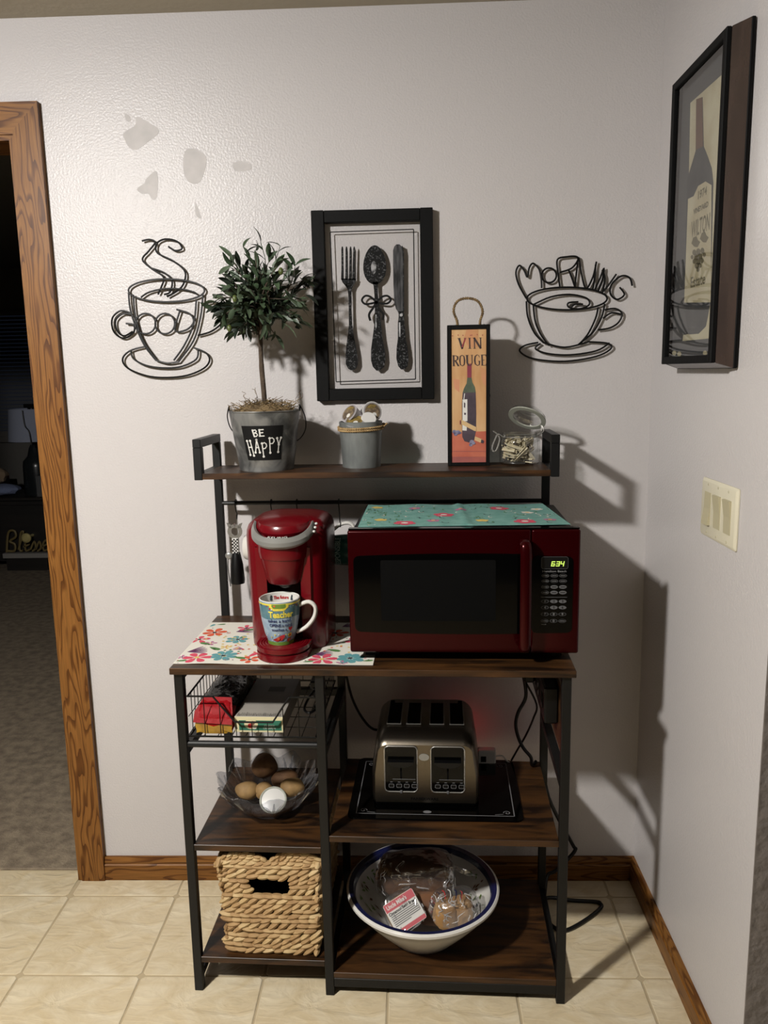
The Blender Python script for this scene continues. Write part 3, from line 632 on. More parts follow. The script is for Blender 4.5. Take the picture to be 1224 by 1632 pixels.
for (a, b) in LU:
    for z in ((0.5450,) if a > 0.5 else (0.6125,)): rk('side_rail', B(a, b, 0.0304, 0.3679, z - 0.01, z + 0.01, b=0.001))
    rk('side_rail', B(a + 0.001, b - 0.001, 0.0304, 0.3679, RZ - 0.034, RZ - 0.0156, b=0.001))
    rk('side_rail', B(a + 0.001, b - 0.001, 0.0304, 0.3679, ZRB - 0.034, ZRB - 0.0156, b=0.001))
rk('front_rail', B(LU[1][1], LU[2][0], 0.0125, 0.030, 0.0222, 0.0452, b=0.001)); rk('rear_rail', B(LU[1][1], LU[2][0], 0.368, 0.386, 0.0222, 0.0452, b=0.001))
rk('rear_rail', B(LU[0][1], LU[1][0], 0.370, 0.386, 0.600, 0.620, b=0.001))
rk('front_rail', MB().tube([(LU[0][1], 0.020, 0.6295), (LU[1][0], 0.020, 0.6295)], 0.0078, 12))
rk('side_panel', B(0.8665, 0.8755, 0.031, 0.367, 0.605, 0.758, b=0.0008), 'board')
# raised back with the top shelf
UL, UR, UV, UB = 0.0108, 0.8787, 0.2275, 0.4050
ZS = 1.2219
shelf('top_shelf', UL + 0.0202, UR - 0.0202, UV, UB - 0.003, ZS, 0.0145)
for a in (UL, UR - 0.02):
    rk('back_post', B(a, a + 0.02, UB - 0.0148, UB + 0.0002, 0.70, 1.2838, b=0.0012))
    rk('guard_post', B(a, a + 0.02, UV, UV + 0.02, 1.2058, 1.2838, b=0.0012))
    rk('guard_rail', B(a, a + 0.02, UV, UB, 1.2839, 1.3042, b=0.0012))
    rk('guard_rail', B(a + 0.0005, a + 0.0195, UV + 0.0201, UB - 0.0149, 1.2060, 1.2215, b=0.001))
rk('hook_rod', MB().tube([(UL + 0.02, 0.392, 1.1235), (UR - 0.02, 0.392, 1.1235)], 0.0055, 12))

# --- hooks on the rod
def shook(u, ln, label):
    t = thing('rod_hook', label, 'hook', W(u, 0.392, 1.1235 - ln), RA)
    pts = [(0, 0.0085, ln - 0.006), (0, 0.009, ln + 0.004), (0, 0.0, ln + 0.0085), (0, -0.009, ln + 0.003), (0.001, -0.006, ln - 0.02), (0.001, 0.002, 0.012), (0.002, -0.004, 0.002), (0.004, -0.016, 0.0), (0.006, -0.022, 0.012)]
    obj('bent_wire', MB().tube(spline(pts, 6), 0.0015, 6), 'wire', t)
shook(0.066, 0.040, 'black wire hook on the rod holding the bottle opener')
shook(0.160, 0.045, 'black wire hook on the rod left behind the coffee maker')
shook(0.228, 0.040, 'black wire hook on the rod right behind the coffee maker')
shook(0.338, 0.062, 'black wire hook on the rod holding the green mug')
# --- things hanging on the hooks
t = thing('bottle_opener', 'steel bottle opener with black handle and checkered band hanging on rod', 'opener', W(0.066, 0.370, 0.912), RA)
mb = MB(); f2 = lambda x, z, tt=0: Vector((x, -0.004 + tt, z))
def annul(cx, cz, r0, r1, a0, a1, n=18): return [(cx + r1 * math.cos(a0 + (a1 - a0) * k / n), cz + r1 * math.sin(a0 + (a1 - a0) * k / n)) for k in range(n + 1)] + [(cx + r0 * math.cos(a1 + (a0 - a1) * k / n), cz + r0 * math.sin(a1 + (a0 - a1) * k / n)) for k in range(n + 1)]
mb.prism(annul(0, 0.140, 0.0105, 0.0195, 0.55 * PI, 2.45 * PI), f2, 0, 0.004); mb.prism([(-0.016, 0.150), (-0.021, 0.163), (-0.012, 0.160), (-0.008, 0.150)], f2, 0, 0.004); mb.prism([(0.016, 0.150), (0.021, 0.163), (0.012, 0.160), (0.008, 0.150)], f2, 0, 0.004)
mb.tube([(0.0, -0.002, 0.149), (0.0, -0.002, 0.162)], 0.0012, 6); obj('opener_head', mb, 'chrome', t)
mb = MB(); mb.box(-0.008, 0.008, -0.008, 0.004, 0.082, 0.122)
for a in range(4):
    for b in range(9):
        if (a + b) % 2: mb.box(-0.008 + a * 0.004, -0.004 + a * 0.004, -0.0084, -0.008, 0.083 + b * 0.0043, 0.0873 + b * 0.0043, mi=1)
obj('checkered_band', mb, ['white_plastic', 'black_plastic'], t, smooth=0)
obj('handle', MB().lathe([(0, 0), (0.018, 0.001), (0.019, 0.01), (0.0165, 0.05), (0.012, 0.075), (0.010, 0.084), (0, 0.084)], 20, c=(0, 0, -0.0)), 'black_plastic', t)
obj('lever', MB().tube(spline([(-0.022, 0.0, 0.072), (-0.024, 0, 0.04), (-0.020, 0, -0.008)]), 0.003, 8, flat=0.5).ell((-0.020, 0, 0.075), 0.010, 0.004, 0.010, 12, 8), 'silver', t)
def mug(name, label, loc, rz, r0, r1, h, body, tilt=(0, 0, 0), inside='white_ceramic', hand=None, side=1, hs=1.0):
    t = thing(name, label, 'mug', loc, rz); t.rotation_euler = (tilt[0], tilt[1], rz)
    th = 0.003
    prof = [(0, 0), (r0 * 0.93, 0), (r0, 0.004), (r0 + (r1 - r0) * 0.45, h * 0.25), (r0 + (r1 - r0) * 0.8, h * 0.55), (r1, h * 0.93), (r1, h)]
    inn = [(r1 - th, h), (r1 - th, h * 0.9), (r0 + (r1 - r0) * 0.8 - th, h * 0.55), (r0 - th, 0.012), (0, 0.008)]
    mb = MB(); mb.lathe(prof, 40, mi=0); mb.lathe([(r1, h), (r1 - th * 0.5, h + 0.0012), (r1 - th, h)], 40, mi=1); mb.lathe(inn, 40, mi=1)
    obj('cup', mb, [body, inside], t)
    rm = r0 + (r1 - r0) * 0.85
    P = [(side * (rm - 0.002), 0, h * 0.82), (side * (rm + 0.018 * hs), 0, h * 0.90), (side * (rm + 0.030 * hs), 0, h * 0.78), (side * (rm + 0.027 * hs), 0, h * 0.55), (side * (rm + 0.012 * hs), 0, h * 0.33), (side * (r0 + (r1 - r0) * 0.45), 0, h * 0.22)]
    obj('handle', MB().tube(spline(P, 6), 0.0048, 10, flat=1.3), hand or inside, t)
    return t
# mugs hang by the handle: mouth turned sideways
def hang(t, u, v, z):
    M_ = Matrix((Vector((0, 0, 1)), -RN, RU)).transposed().to_4x4(); M_.translation = W(u, v, z); t.matrix_world = M_
t = mug('hanging_mug', 'dark green mug hanging from the rod beside the microwave', W(0.345, 0.340, 0.998), RA, 0.034, 0.042, 0.095, 'green_cup', inside='white_ceramic', hand='white_ceramic')
hang(t, 0.290, 0.388, 0.998)
mb = MB()
def roundtext(mb, txt, size, zc, ang0, r, mi=0, bold=0.0, width=None, lift=0.0006, slope=0.0, shear=0.0, vert=False):
    def fn(x, y):
        if vert: x, y = -x, -y
        a = ang0 + x / r(zc); z = zc + y + slope * x; R_ = r(z) + lift
        return Vector((R_ * math.cos(a), R_ * math.sin(a), z))
    mb.text(txt, size, fn, mi, bold=bold, width=width, shear=shear)
roundtext(mb, 'RESPONSIBLE', 0.019, 0.047, PI / 2, lambda z: 0.0405, width=0.085, bold=0.0003, vert=True)
obj('lettering', mb, 'green_print', t)
t = mug('hanging_mug', 'white mug hanging behind the red coffee maker', W(0.155, 0.37, 1.02), RA, 0.033, 0.041, 0.095, 'white_ceramic')
hang(t, 0.086, 0.388, 1.006)

# ================================================================ on the counter
# --- flowered mat
MZ = RZ + 0.0002
t = thing('placemat', 'white placemat with bright flowers under the coffee maker', 'placemat', W(0, 0, MZ), RA)
mb = MB(); U0, U1, V0, V1 = -0.0005, 0.4510, 0.0275, 0.327
NU, NV = 40, 18; vs = []
def matz(u, v): return 0.0012 + 0.0016 * max(0, 1 - (v - V0) / 0.06) * max(0, math.sin(u * 26 - 0.6)) * (1 if u < 0.38 else 0)
for j in range(NV + 1):
    for i in range(NU + 1):
        u, v = U0 + (U1 - U0) * i / NU, V0 + (V1 - V0) * j / NV; vs.append((u, v, matz(u, v)))
fs = [(j * (NU + 1) + i, j * (NU + 1) + i + 1, (j + 1) * (NU + 1) + i + 1, (j + 1) * (NU + 1) + i) for j in range(NV) for i in range(NU)]
n0 = len(vs); vs += [(x, y, z - 0.0011) for x, y, z in vs]; fs += [tuple(k + n0 for k in reversed(f)) for f in fs]
def edge(idx): return [(idx[k], idx[k] + n0, idx[k + 1] + n0, idx[k + 1]) for k in range(len(idx) - 1)]
fs += edge(list(range(NU + 1))) + edge([NV * (NU + 1) + i for i in range(NU + 1)]) + edge([j * (NU + 1) for j in range(NV + 1)]) + edge([j * (NU + 1) + NU for j in range(NV + 1)])
mb.add(vs, fs); obj('cloth', mb, 'cloth_white', t)
FM = ['f_orange', 'f_pink', 'f_teal', 'f_purple', 'f_green', 'f_yellow', 'f_dark', 'f_mauve', 'cloth_white']
pm = None
def mfn(lv): return lambda x, y: Vector((min(max(x, U0 + .001), U1 - .001), min(max(y, V0 + .001), V1 - .001), matz(x, y) + 0.0003 + lv * 0.00012))
def petal(cx, cy, a, r0, r1, w_, mi, lv):
    c, s_ = math.cos(a), math.sin(a)
    pl = [(r0, 0), (r0 + (r1 - r0) * .4, w_ * .8), (r0 + (r1 - r0) * .75, w_), (r1 * .97, w_ * .55), (r1, 0), (r1 * .97, -w_ * .55), (r0 + (r1 - r0) * .75, -w_), (r0 + (r1 - r0) * .4, -w_ * .8)]
    pm.poly([(cx + x * c - y * s_, cy + x * s_ + y * c) for x, y in pl], mfn(lv), mi)
def flower(px, py, r, mi, n=6, a0=0.3, cen=6):
    global pm
    pm = MB(); q = L(at_z(px, py, MZ))
    for k in range(n): petal(q.x, q.y, a0 + 2 * PI * k / n, r * .12, r * random.uniform(.85, 1.08), r * .25, mi, random.random())
    pm.disc(q.x, q.y, r * .16, mfn(2), cen); obj('printed_flower', pm, FM, t, smooth=0)
def fan(px, py, r, mi, a, sp=1.1, n=6):
    global pm
    pm = MB(); q = L(at_z(px, py, MZ))
    for k in range(n): petal(q.x, q.y, a + sp * (k / (n - 1) - .5), 0, r, r * .05, mi, 0.5)
    obj('printed_tulip', pm, FM, t, smooth=0)
def leafm(px, py, r, a, mi=4):
    global pm
    pm = MB(); q = L(at_z(px, py, MZ)); petal(q.x, q.y, a, -r * .5, r * .6, r * .22, mi, 1); obj('printed_leaf', pm, FM, t, smooth=0)
flower(342, 1009, .034, 0); flower(318, 1020, .028, 1, 5); flower(314, 1049, .036, 1, 6, .1, 5); flower(379, 1020, .030, 2, 7, .2); flower(356, 1046, .034, 2, 8, .5); flower(513, 1052, .036, 1, 6, .2, 5); flower(558, 1050, .036, 2, 8, .3); flower(535, 1010, .032, 0, 6, .2); flower(570, 1022, .030, 1, 6); flower(392, 1002, .024, 1, 5, .4); flower(398, 1052, .026, 0, 5, .9); flower(336, 1026, .016, 7, 5, .2, 5); flower(290, 1048, .014, 7, 5); flower(545, 1058, .014, 7, 5); flower(360, 1032, .014, 5, 5, .2, 0)
fan(376, 1008, .045, 3, .5); fan(298, 1040, .048, 3, .4); fan(500, 1044, .045, 3, .2); fan(390, 1036, .03, 7, 2.8, .8); fan(545, 1000, .035, 3, .6)
fan(312, 1038, .010, 1, 2.6, 1.5, 4); fan(368, 1010, .012, 1, 2.9, 1.5, 4)
leafm(341, 1034, .034, -.6); leafm(329, 1027, .03, 2.7); leafm(288, 1054, .022, .3); leafm(380, 1049, .03, -.3); leafm(395, 1005, .028, .5); leafm(530, 1037, .034, -.4); leafm(490, 1056, .022, .3); leafm(585, 1054, .022, .2); leafm(352, 996, .02, .2); leafm(338, 998, .02, 1.2, 2); leafm(402, 1045, .03, 1.1, 1); leafm(566, 1036, .025, .8); leafm(515, 1000, .025, .4)
pm = MB()
for k in range(70):
    u, v = random.choice(((.07, .19), (.13, .12), (.10, .20), (.36, .16), (.40, .24))); u += random.gauss(0, .03); v += random.gauss(0, .03)
    if U0 < u < U1 and V0 < v < V1: pm.disc(u, v, .0035, mfn(1), random.choice((5, 5, 5, 4, 0)), 6)
for k in range(40):
    u, v = random.uniform(U0, U1), random.uniform(V0, V1); pm.disc(u, v, .0022, mfn(1), random.choice((4, 6, 1, 3)), 5)
o = obj('printed_dots', pm, FM, t, smooth=0); o['kind'] = 'stuff'

# --- red coffee maker
KZ = MZ + 0.0032
KR = 0.035
t = thing('coffee_maker', 'red single cup coffee maker with silver handle on flowered mat', 'coffee maker', W(0.2415, 0.1125, KZ), RA - KR)
HW, DP = 0.0955, 0.205
def kout(s_, n=7, ff=0.045, fb=0.06):
    pts = rrect(-HW, HW, 0, DP, 0.055, n)
    return [(x * s_, (y - DP * .55) * s_ + DP * .55) for x, y in pts]
mb = MB(); levels = [(0.245, 1.0), (0.262, 1.0), (0.278, 0.985), (0.290, 0.94), (0.299, 0.84), (0.305, 0.66), (0.308, 0.4), (0.309, 0.15)]
rings = [[(x, y, z) for x, y in kout(s_)] for z, s_ in levels]; n = len(rings[0])
mb.add([p for r_ in rings for p in r_], [(k * n + i, k * n + (i + 1) % n, (k + 1) * n + (i + 1) % n, (k + 1) * n + i) for k in range(len(rings) - 1) for i in range(n)] + [tuple((len(rings) - 1) * n + i for i in range(n)), tuple(range(n - 1, -1, -1))])
obj('top_housing', mb, 'red_plastic', t, smooth=50)
# U-shaped shell
def uout(s_):
    o = rrect(-HW, HW, 0, DP, 0.055, 7)
    # start after front right corner, run round the back to the front left, then the slot
    fr = [p for p in o]
    sw, sd = 0.064, 0.125
    i0 = min(range(len(fr)), key=lambda i: (fr[i][1] > 1e-6, -fr[i][0]))   # front edge, rightmost
    seq = [fr[(i0 + k) % len(fr)] for k in range(len(fr))]
    right = [p for p in seq if p[0] > 0]; 
    out = seq + [(-sw, 0.0), (-sw, sd), (sw, sd), (sw, 0.0)]
    return [(x * s_, (y - DP * .55) * s_ + DP * .55) for x, y in out]
mb = MB(); lv = [(0.0, .945), (0.004, .955), (0.10, .97), (0.20, .99), (0.2449, 1.0)]
rings = [[(x, y, z) for x, y in uout(s_)] for z, s_ in lv]; n = len(rings[0])
mb.add([p for r_ in rings for p in r_], [(k * n + i, k * n + (i + 1) % n, (k + 1) * n + (i + 1) % n, (k + 1) * n + i) for k in range(len(rings) - 1) for i in range(n)] + [tuple(range(n - 1, -1, -1)), tuple((len(rings) - 1) * n + i for i in range(n))])
obj('shell', mb, 'red_plastic', t, smooth=40)
mb = MB(); cy = 0.020
mb.lathe([(0.0, 0.268), (0.060, 0.268), (0.0605, 0.238), (0.058, 0.222), (0.0575, 0.2215), (0.0555, 0.222), (0.0525, 0.205), (0.046, 0.175), (0.040, 0.162), (0.032, 0.158), (0.0, 0.156)], 40, c=(0, cy, 0)); mb.box(-0.057, 0.057, cy, 0.10, 0.20, 0.262)
obj('brew_head', mb, 'red_plastic', t, smooth=30)
mb = MB(); mb.lathe([(0, 0.156), (0.014, 0.156), (0.014, 0.150), (0.008, 0.146), (0, 0.146)], 20, c=(0, cy, 0)); obj('nozzle', mb, 'silver', t)
def lidT(p): return Vector((p.x, p.y, p.z - (p.y - 0.05) * -0.10))
mb = MB(); mb.lathe([(0.0, 0.285), (0.060, 0.283), (0.064, 0.290), (0.0635, 0.300), (0.060, 0.306), (0.04, 0.310), (0, 0.312)], 40, c=(0, 0.038, 0), T=lambda p: Vector((p.x, 0.038 + (p.y - 0.038) * 1.02, p.z + (p.y - 0.03) * 0.10 - 0.004)))
obj('lid', mb, 'red_plastic', t, smooth=30)
mb = MB(); P = []; 
aa = [PI + 0.05 + (PI - 0.10) * k / 28 for k in range(29)]
def hc(a, r_, z): return Vector((r_ * math.cos(a), 0.030 + r_ * 1.02 * math.sin(a), z))
vs = []
for a in aa:
    z = 0.262 + 0.030 * (1 + math.sin(a)) ** 1.2
    wd = 0.017 * (0.50 + 0.50 * abs(math.sin(a)))
    for r_, dz in ((0.0645, 0.010), (0.0645 + wd * .45, 0.0125), (0.0645 + wd, 0.003), (0.0645 + wd, -0.006), (0.0645 + wd * .6, -0.012), (0.0645, -0.008)): vs.append(hc(a, r_, z + dz))
mb.add(vs, [(i * 6 + k, i * 6 + (k + 1) % 6, (i + 1) * 6 + (k + 1) % 6, (i + 1) * 6 + k) for i in range(28) for k in range(6)] + [tuple(range(6)), tuple(28 * 6 + k for k in range(5, -1, -1))])
hd = obj('handle', mb, 'silver', t, smooth=40)
mb = MB(); 
def hfn(x, y):
    a = 1.5 * PI + x / 0.076; r_ = 0.0712 - y * .6; return hc(a, r_, 0.262 + 0.0139 + 0.030 * (1 + math.sin(a)) ** 1.2 + y * 0.35)
mb.text('KEURIG', 0.0115, hfn, 0, width=0.048); obj('maker_name', mb, 'white_print', hd, smooth=0)
for bx, by in ((504, 834.5), (502.5, 840.5), (500.5, 847)):
    for zi in range(310, 245, -1):
        z = zi / 1000; q = Matrix.Rotation(KR, 3, 'Z') @ (L(at_z(bx, by, KZ + z)) - Vector((0.2415, 0.1125, 0))); need = max(abs(q.x) / HW, abs(q.y - DP * .55) / (DP * .55)); s0 = 0.0
        for (za_, sa_), (zb_, sb_) in zip(levels, levels[1:]):
            if za_ <= z <= zb_: s0 = sa_ + (sb_ - sa_) * (z - za_) / (zb_ - za_)
        if need <= s0: break
    obj('button', MB().ell((q.x, q.y, z), 0.0036, 0.0036, 0.0030, 10, 6), 'white_plastic', t)
# base with drip tray
mb = MB(); pts = []
R_ = 0.0605; cyb = -0.025
outl = [(-R_, 0.11), (-R_, cyb)] + [(R_ * math.cos(PI + PI * k / 24), cyb + R_ * math.sin(PI + PI * k / 24)) for k in range(1, 24)] + [(R_, cyb), (R_, 0.11)]
mb.prism(outl, lambda x, y, tt: Vector((x, y, tt)), 0.0, 0.014); mb.prism([(x * .93, cyb + (y - cyb) * .93 if y < cyb else y) for x, y in outl], lambda x, y, tt: Vector((x, y, tt)), 0.0141, 0.019, 0); mb.prism(outl, lambda x, y, tt: Vector((x, y, tt)), 0.0191, 0.0285)
obj('base', mb, 'red_plastic', t, smooth=30)
mb = MB(); mb.lathe([(0, 0.0287), (0.056, 0.0287), (0.056, 0.0300), (0, 0.0300)], 40, c=(0, cyb, 0))
for k in range(7): mb.lathe([(0.012 + k * 0.0062, 0.0301), (0.013 + k * 0.0062, 0.0311), (0.015 + k * 0.0062, 0.0311), (0.016 + k * 0.0062, 0.0301)], 40, c=(0, cyb, 0))
obj('drip_tray', mb, 'red_dark', t, smooth=30)

# --- mug on the drip tray
ML = W(0.2365, 0.085, KZ + 0.0313)
t = mug('coffee_mug', 'blue printed teacher mug on the coffee maker drip tray', ML, RA, 0.029, 0.0462, 0.104, 'cup_blue', hs=1.25)
def mr(z):
    h = 0.104; r0, r1 = 0.029, 0.0462
    P = [(0.004, r0), (h * .25, r0 + (r1 - r0) * .45), (h * .55, r0 + (r1 - r0) * .8), (h * .93, r1), (h, r1)]
    if z <= P[0][0]: return r0
    for (a, b), (c, d) in zip(P, P[1:]):
        if z <= c: return b + (d - b) * (z - a) / (c - a)
    return r1
FA = -PI / 2 + 0.17                                # the side that faces the room
def cfn(lift=0.0005): 
    def fn(x, z):
        a = FA + x / 0.044; R_ = mr(z) + lift; return Vector((R_ * math.cos(a), R_ * math.sin(a), z))
    return fn
def cpatch(mb, x0, x1, zf0, zf1, mi, lift, nx=16, nz=4):
    fn = cfn(lift); vs = []
    for i in range(nx + 1):
        x = x0 + (x1 - x0) * i / nx; a, b = zf0(x), zf1(x)
        for k in range(nz + 1): vs.append(fn(x, a + (b - a) * k / nz))
    mb.add(vs, [(i * (nz + 1) + k, (i + 1) * (nz + 1) + k, (i + 1) * (nz + 1) + k + 1, i * (nz + 1) + k + 1) for i in range(nx) for k in range(nz)], mi)
mb = MB(); CM = ['cup_teal', 'cup_yellow', 'cup_green', 'cup_ink', 'f_red', 'white_ceramic', 'f_orange', 'f_dark']
cpatch(mb, -0.13, 0.13, lambda x: 0.066 + 0.002 * math.sin(x * 60), lambda x: 0.0985, 0, 0.0004, 60)
cpatch(mb, -0.13, 0.13, lambda x: 0.097, lambda x: 0.1010, 1, 0.0006, 60, 1)
cpatch(mb, -0.022, 0.020, lambda x: 0.0850 + max(0, abs(x + .001) - .012) * .9, lambda x: 0.1015, 1, 0.0008)
cpatch(mb, -0.016, 0.014, lambda x: 0.0905 + max(0, abs(x + .001) - .010) * .5, lambda x: 0.1005, 2, 0.0010)
cpatch(mb, -0.13, 0.13, lambda x: 0.0, lambda x: 0.0085, 2, 0.0006, 60, 1)
def ctext(txt, x, z, size, mi, bold=0.0, width=None): mb.text(txt, size, lambda a, b: cfn(0.0012)(x + a, z + b), mi, bold=bold, width=width)
ctext('Teacher', 0.003, 0.0755, 0.020, 1, 0.0007, 0.056); ctext('takes a hand,', 0.000, 0.0610, 0.0105, 3, 0.0002, 0.056); ctext('OPENS a mind,', 0.003, 0.0500, 0.0105, 3, 0.0003, 0.056); ctext('touches a', -0.002, 0.0395, 0.0105, 3, 0.0002, 0.038)
fn = cfn(0.0014)
mb.poly([(0.026 + 0.0058 * x, 0.040 + 0.0058 * y) for x, y in ((0, -1), (.9, .1), (.9, .7), (.45, .9), (0, .5), (-.45, .9), (-.9, .7), (-.9, .1))], fn, 4)
mb.poly([(-0.024, 0.014), (-0.012, 0.010), (0.004, 0.013), (0.012, 0.022), (0.011, 0.028), (0.002, 0.026), (-0.010, 0.020)], fn, 4); mb.disc(-0.006, 0.018, 0.004, cfn(0.0018), 6)
mb.disc(0.026, 0.025, 0.0055, fn, 1); mb.disc(0.026, 0.025, 0.003, cfn(0.0018), 6); mb.disc(0.024, 0.012, 0.005, fn, 6)
for k in range(26):
    x = random.uniform(-0.06, 0.055); z = random.choice((random.uniform(.010, .03), random.uniform(.088, .099)))
    mb.disc(x, z, random.uniform(.001, .0024), cfn(0.0016), random.choice((1, 4, 5, 7, 3, 6)), 6)
obj('printed_wrap', mb, CM, t, smooth=60)
mb = MB()
def ifn(x, z):
    a = PI / 2 + 0.12 - x / 0.040; R_ = mr(z) - 0.0040; return Vector((R_ * math.cos(a), R_ * math.sin(a), z))
mb.text('The future', 0.011, lambda a, b: ifn(a, 0.092 + b), 0, bold=0.0003, width=0.034)
mb.poly([(-.026, .087), (-.020, .087), (-.021, .092), (-.020, .098), (-.023, .100), (-.025, .096)], ifn, 1); mb.poly([(.022, .087), (.029, .087), (.027, .094), (.028, .099), (.025, .100), (.023, .094)], ifn, 1)
obj('inner_print', mb, ['f_red', 'f_dark'], t, smooth=0)

# --- microwave
MU, MV, MBZ = 0.3995, 0.045, 0.8402
t = thing('microwave', 'dark red microwave oven with black window on the counter', 'microwave', W(MU, MV, RZ), RA)
MW_, MH = 0.5005, 0.2765; mz0 = MBZ - RZ
obj('body', B(0.008, MW_ - 0.010, 0.022, 0.335, mz0 - 0.006, mz0 + MH - 0.002, b=0.004), 'black_plastic', t)
for a in (0.03, MW_ - 0.06):
    for b in (0.045, 0.29): obj('foot', B(a, a + 0.03, b, b + 0.025, 0.0022, mz0 - 0.006), 'black_plastic', t)
def mwp(px, py): return ((px - 553) / 373 * MW_, mz0 + MH - (py - 846) / 194 * MH)
# front frame: red with an opening for window and panel
mf = lambda x, z, tt=0.0: Vector((x, tt, z))
obj('door_frame', B(0, mwp(848, 0)[0], 0.0, 0.0216, mz0, mz0 + MH, b=0.005, seg=3), 'red_gloss', t)
obj('side_frame', B(mwp(848.6, 0)[0], MW_, 0.0002, 0.0216, mz0, mz0 + MH, b=0.005, seg=3), 'red_gloss', t)
obj('top_edge', B(0.002, MW_ - 0.002, 0.004, 0.0225, mz0 + MH + 0.0002, mz0 + MH + 0.0035, b=0.001), 'black_gloss', t)
def arcrect(px0, px1, pyt, pyb, bow, r, ce, span, n=24):
    x0, zt = mwp(px0, pyt); x1, zb_ = mwp(px1, pyb); out = []
    base = rrect(x0, x1, zb_, zt, r, 4)
    # subdivide and bow
    q = []
    for i in range(len(base)):
        a, b = base[i], base[(i + 1) % len(base)]; k = 8 if abs(a[0] - b[0]) > .05 else 1
        for j in range(k): q.append((a[0] + (b[0] - a[0]) * j / k, a[1] + (b[1] - a[1]) * j / k))
    zm = (zt + zb_) / 2
    return [(x, z + (bow * (1 - ((x - ce) / span) ** 2) - bow * .5) * (1 if z > zm else -1)) for x, z in q]
ce = MW_ * .49
mb = MB(); mb.prism(arcrect(562, 847, 884, 1007, 0.006, 0.012, ce, MW_ * .5), mf, -0.0012, 0.004); wn = obj('window', mb, 'black_gloss', t, smooth=0, label='glossy black window')
mb = MB(); mb.prism(arcrect(606, 792, 892, 988, 0.0, 0.004, ce, 1), mf, -0.0016, -0.0012); obj('screen', mb, 'black_matte', wn, smooth=0)
mb = MB(); mb.prism(arcrect(849.5, 914.5, 886, 1007, 0.003, 0.012, ce, MW_ * .5), mf, -0.0012, 0.004); cp = obj('control_panel', mb, 'black_gloss', t, smooth=0)
hx = (mwp(829, 0)[0] + mwp(846, 0)[0]) / 2; hz0, hz1 = mwp(0, 1030)[1], mwp(0, 862)[1]
P = [(hx, 0.004, hz1 - 0.004), (hx, -0.020, hz1 - 0.002), (hx, -0.031, hz1 - 0.022), (hx, -0.034, (hz0 + hz1) / 2), (hx, -0.031, hz0 + 0.022), (hx, -0.020, hz0 + 0.002), (hx, 0.004, hz0 + 0.004)]
obj('handle', MB().tube(spline(P, 8), 0.0075, 14, flat=1.6), 'red_gloss', t)
x0, z0 = mwp(864, 906); x1, z1_ = mwp(906.5, 887)
dp = obj('display', MB().prism(rrect(x0, x1, z0, z1_, 0.005), mf, -0.0024, -0.0012), 'black_plastic', cp, smooth=0)
mb = MB(); o1 = rrect(x0, x1, z0, z1_, 0.005); o2 = rrect(x0 + .0006, x1 - .0006, z0 + .0006, z1_ - .0006, 0.0045); n = len(o1)
mb.add([mf(x, z, -0.0026) for x, z in o1 + o2], [(i, (i + 1) % n, (i + 1) % n + n, i + n) for i in range(n)]); obj('display_border', mb, 'dim_print', dp, smooth=0)
SEG = {'6': 'acdefg', '3': 'abcdg', '4': 'bcfg'}
mb = MB(); sx, sz = mwp(879, 901.8); dw, dh, th = 0.0078, 0.0112, 0.0021
def dig(ch, ox):
    def fs_(x, z): return Vector((sx + ox + x + z * .18, -0.0030, sz + z))
    H = {'a': (0, dw, dh - th, dh), 'g': (0, dw, dh / 2 - th / 2, dh / 2 + th / 2), 'd': (0, dw, 0, th), 'f': (0, th, dh / 2, dh), 'e': (0, th, 0, dh / 2), 'b': (dw - th, dw, dh / 2, dh), 'c': (dw - th, dw, 0, dh / 2)}
    for s_ in SEG[ch]:
        a, b, c, d = H[s_]; mb.poly([(a, c), (b, c), (b, d), (a, d)], fs_)
dig('6', 0); dig('3', 0.0105); dig('4', 0.0195); mb.disc(sx + 0.0100, sz + 0.0035, 0.0006, lambda x, z: Vector((x, -0.0030, z)), 0, 6); obj('clock_digits', mb, 'display_glow', dp, smooth=0)
cx_, cz_ = mwp(885, 909.8)
obj('maker_name', MB().text('Hamilton Beach', 0.0062, lambda x, z: Vector((cx_ + x, -0.0014, cz_ + z)), 0, bold=0.0001, width=0.051), 'grey_print', cp, smooth=0)
bm_full = MB().prism([(0.0082 * math.cos(a), 0.0040 * math.sin(a)) for a in [2 * PI * k / 16 for k in range(16)]], mf, -0.0018, -0.0012).mesh('button', 'dim_print', 0)
mbr = MB(); o1 = [(0.0082 * math.cos(a), 0.0040 * math.sin(a)) for a in [2 * PI * k / 16 for k in range(16)]]; mbr.prism(o1, mf, -0.0016, -0.0012); mbr.add([mf(x * k_, z * k_, -0.0018) for k_ in (1, .9) for x, z in o1], [(i, (i + 1) % 16, (i + 1) % 16 + 16, i + 16) for i in range(16)], 1)
bm_ring = mbr.mesh('button', ['black_plastic', 'dim_print'], 0)
rows = [(916.5, 'rrr', ('', '', '')), (924.8, 'rrr', ('', '', '')), (934, 'rff', ('', '', '')), (942.7, 'rff', ('', '', '')), (956.5, 'rff', '123'), (966.2, 'rff', '456'), (976.7, 'rrr', '789'), (987.3, 'rrr', ('', '0', ''))]
for py, kinds, txt in rows:
    for k, px in enumerate((870.8, 885, 898.8)):
        x, z = mwp(px, py); b = link('button', bm_full if kinds[k] == 'f' else bm_ring, cp, (x, 0, z))
        if txt[k]: obj('numeral', MB().text(txt[k], 0.0075, lambda a, c: Vector((a, -0.0021, c)), 0, bold=0.0002), 'black_plastic' if kinds[k] == 'f' else 'grey_print', b, smooth=0)
        else: obj('caption', MB().box(-0.005, 0.005, -0.0021, -0.0019, -0.0006, 0.0006), 'black_plastic' if kinds[k] == 'f' else 'grey_print', b, smooth=0)
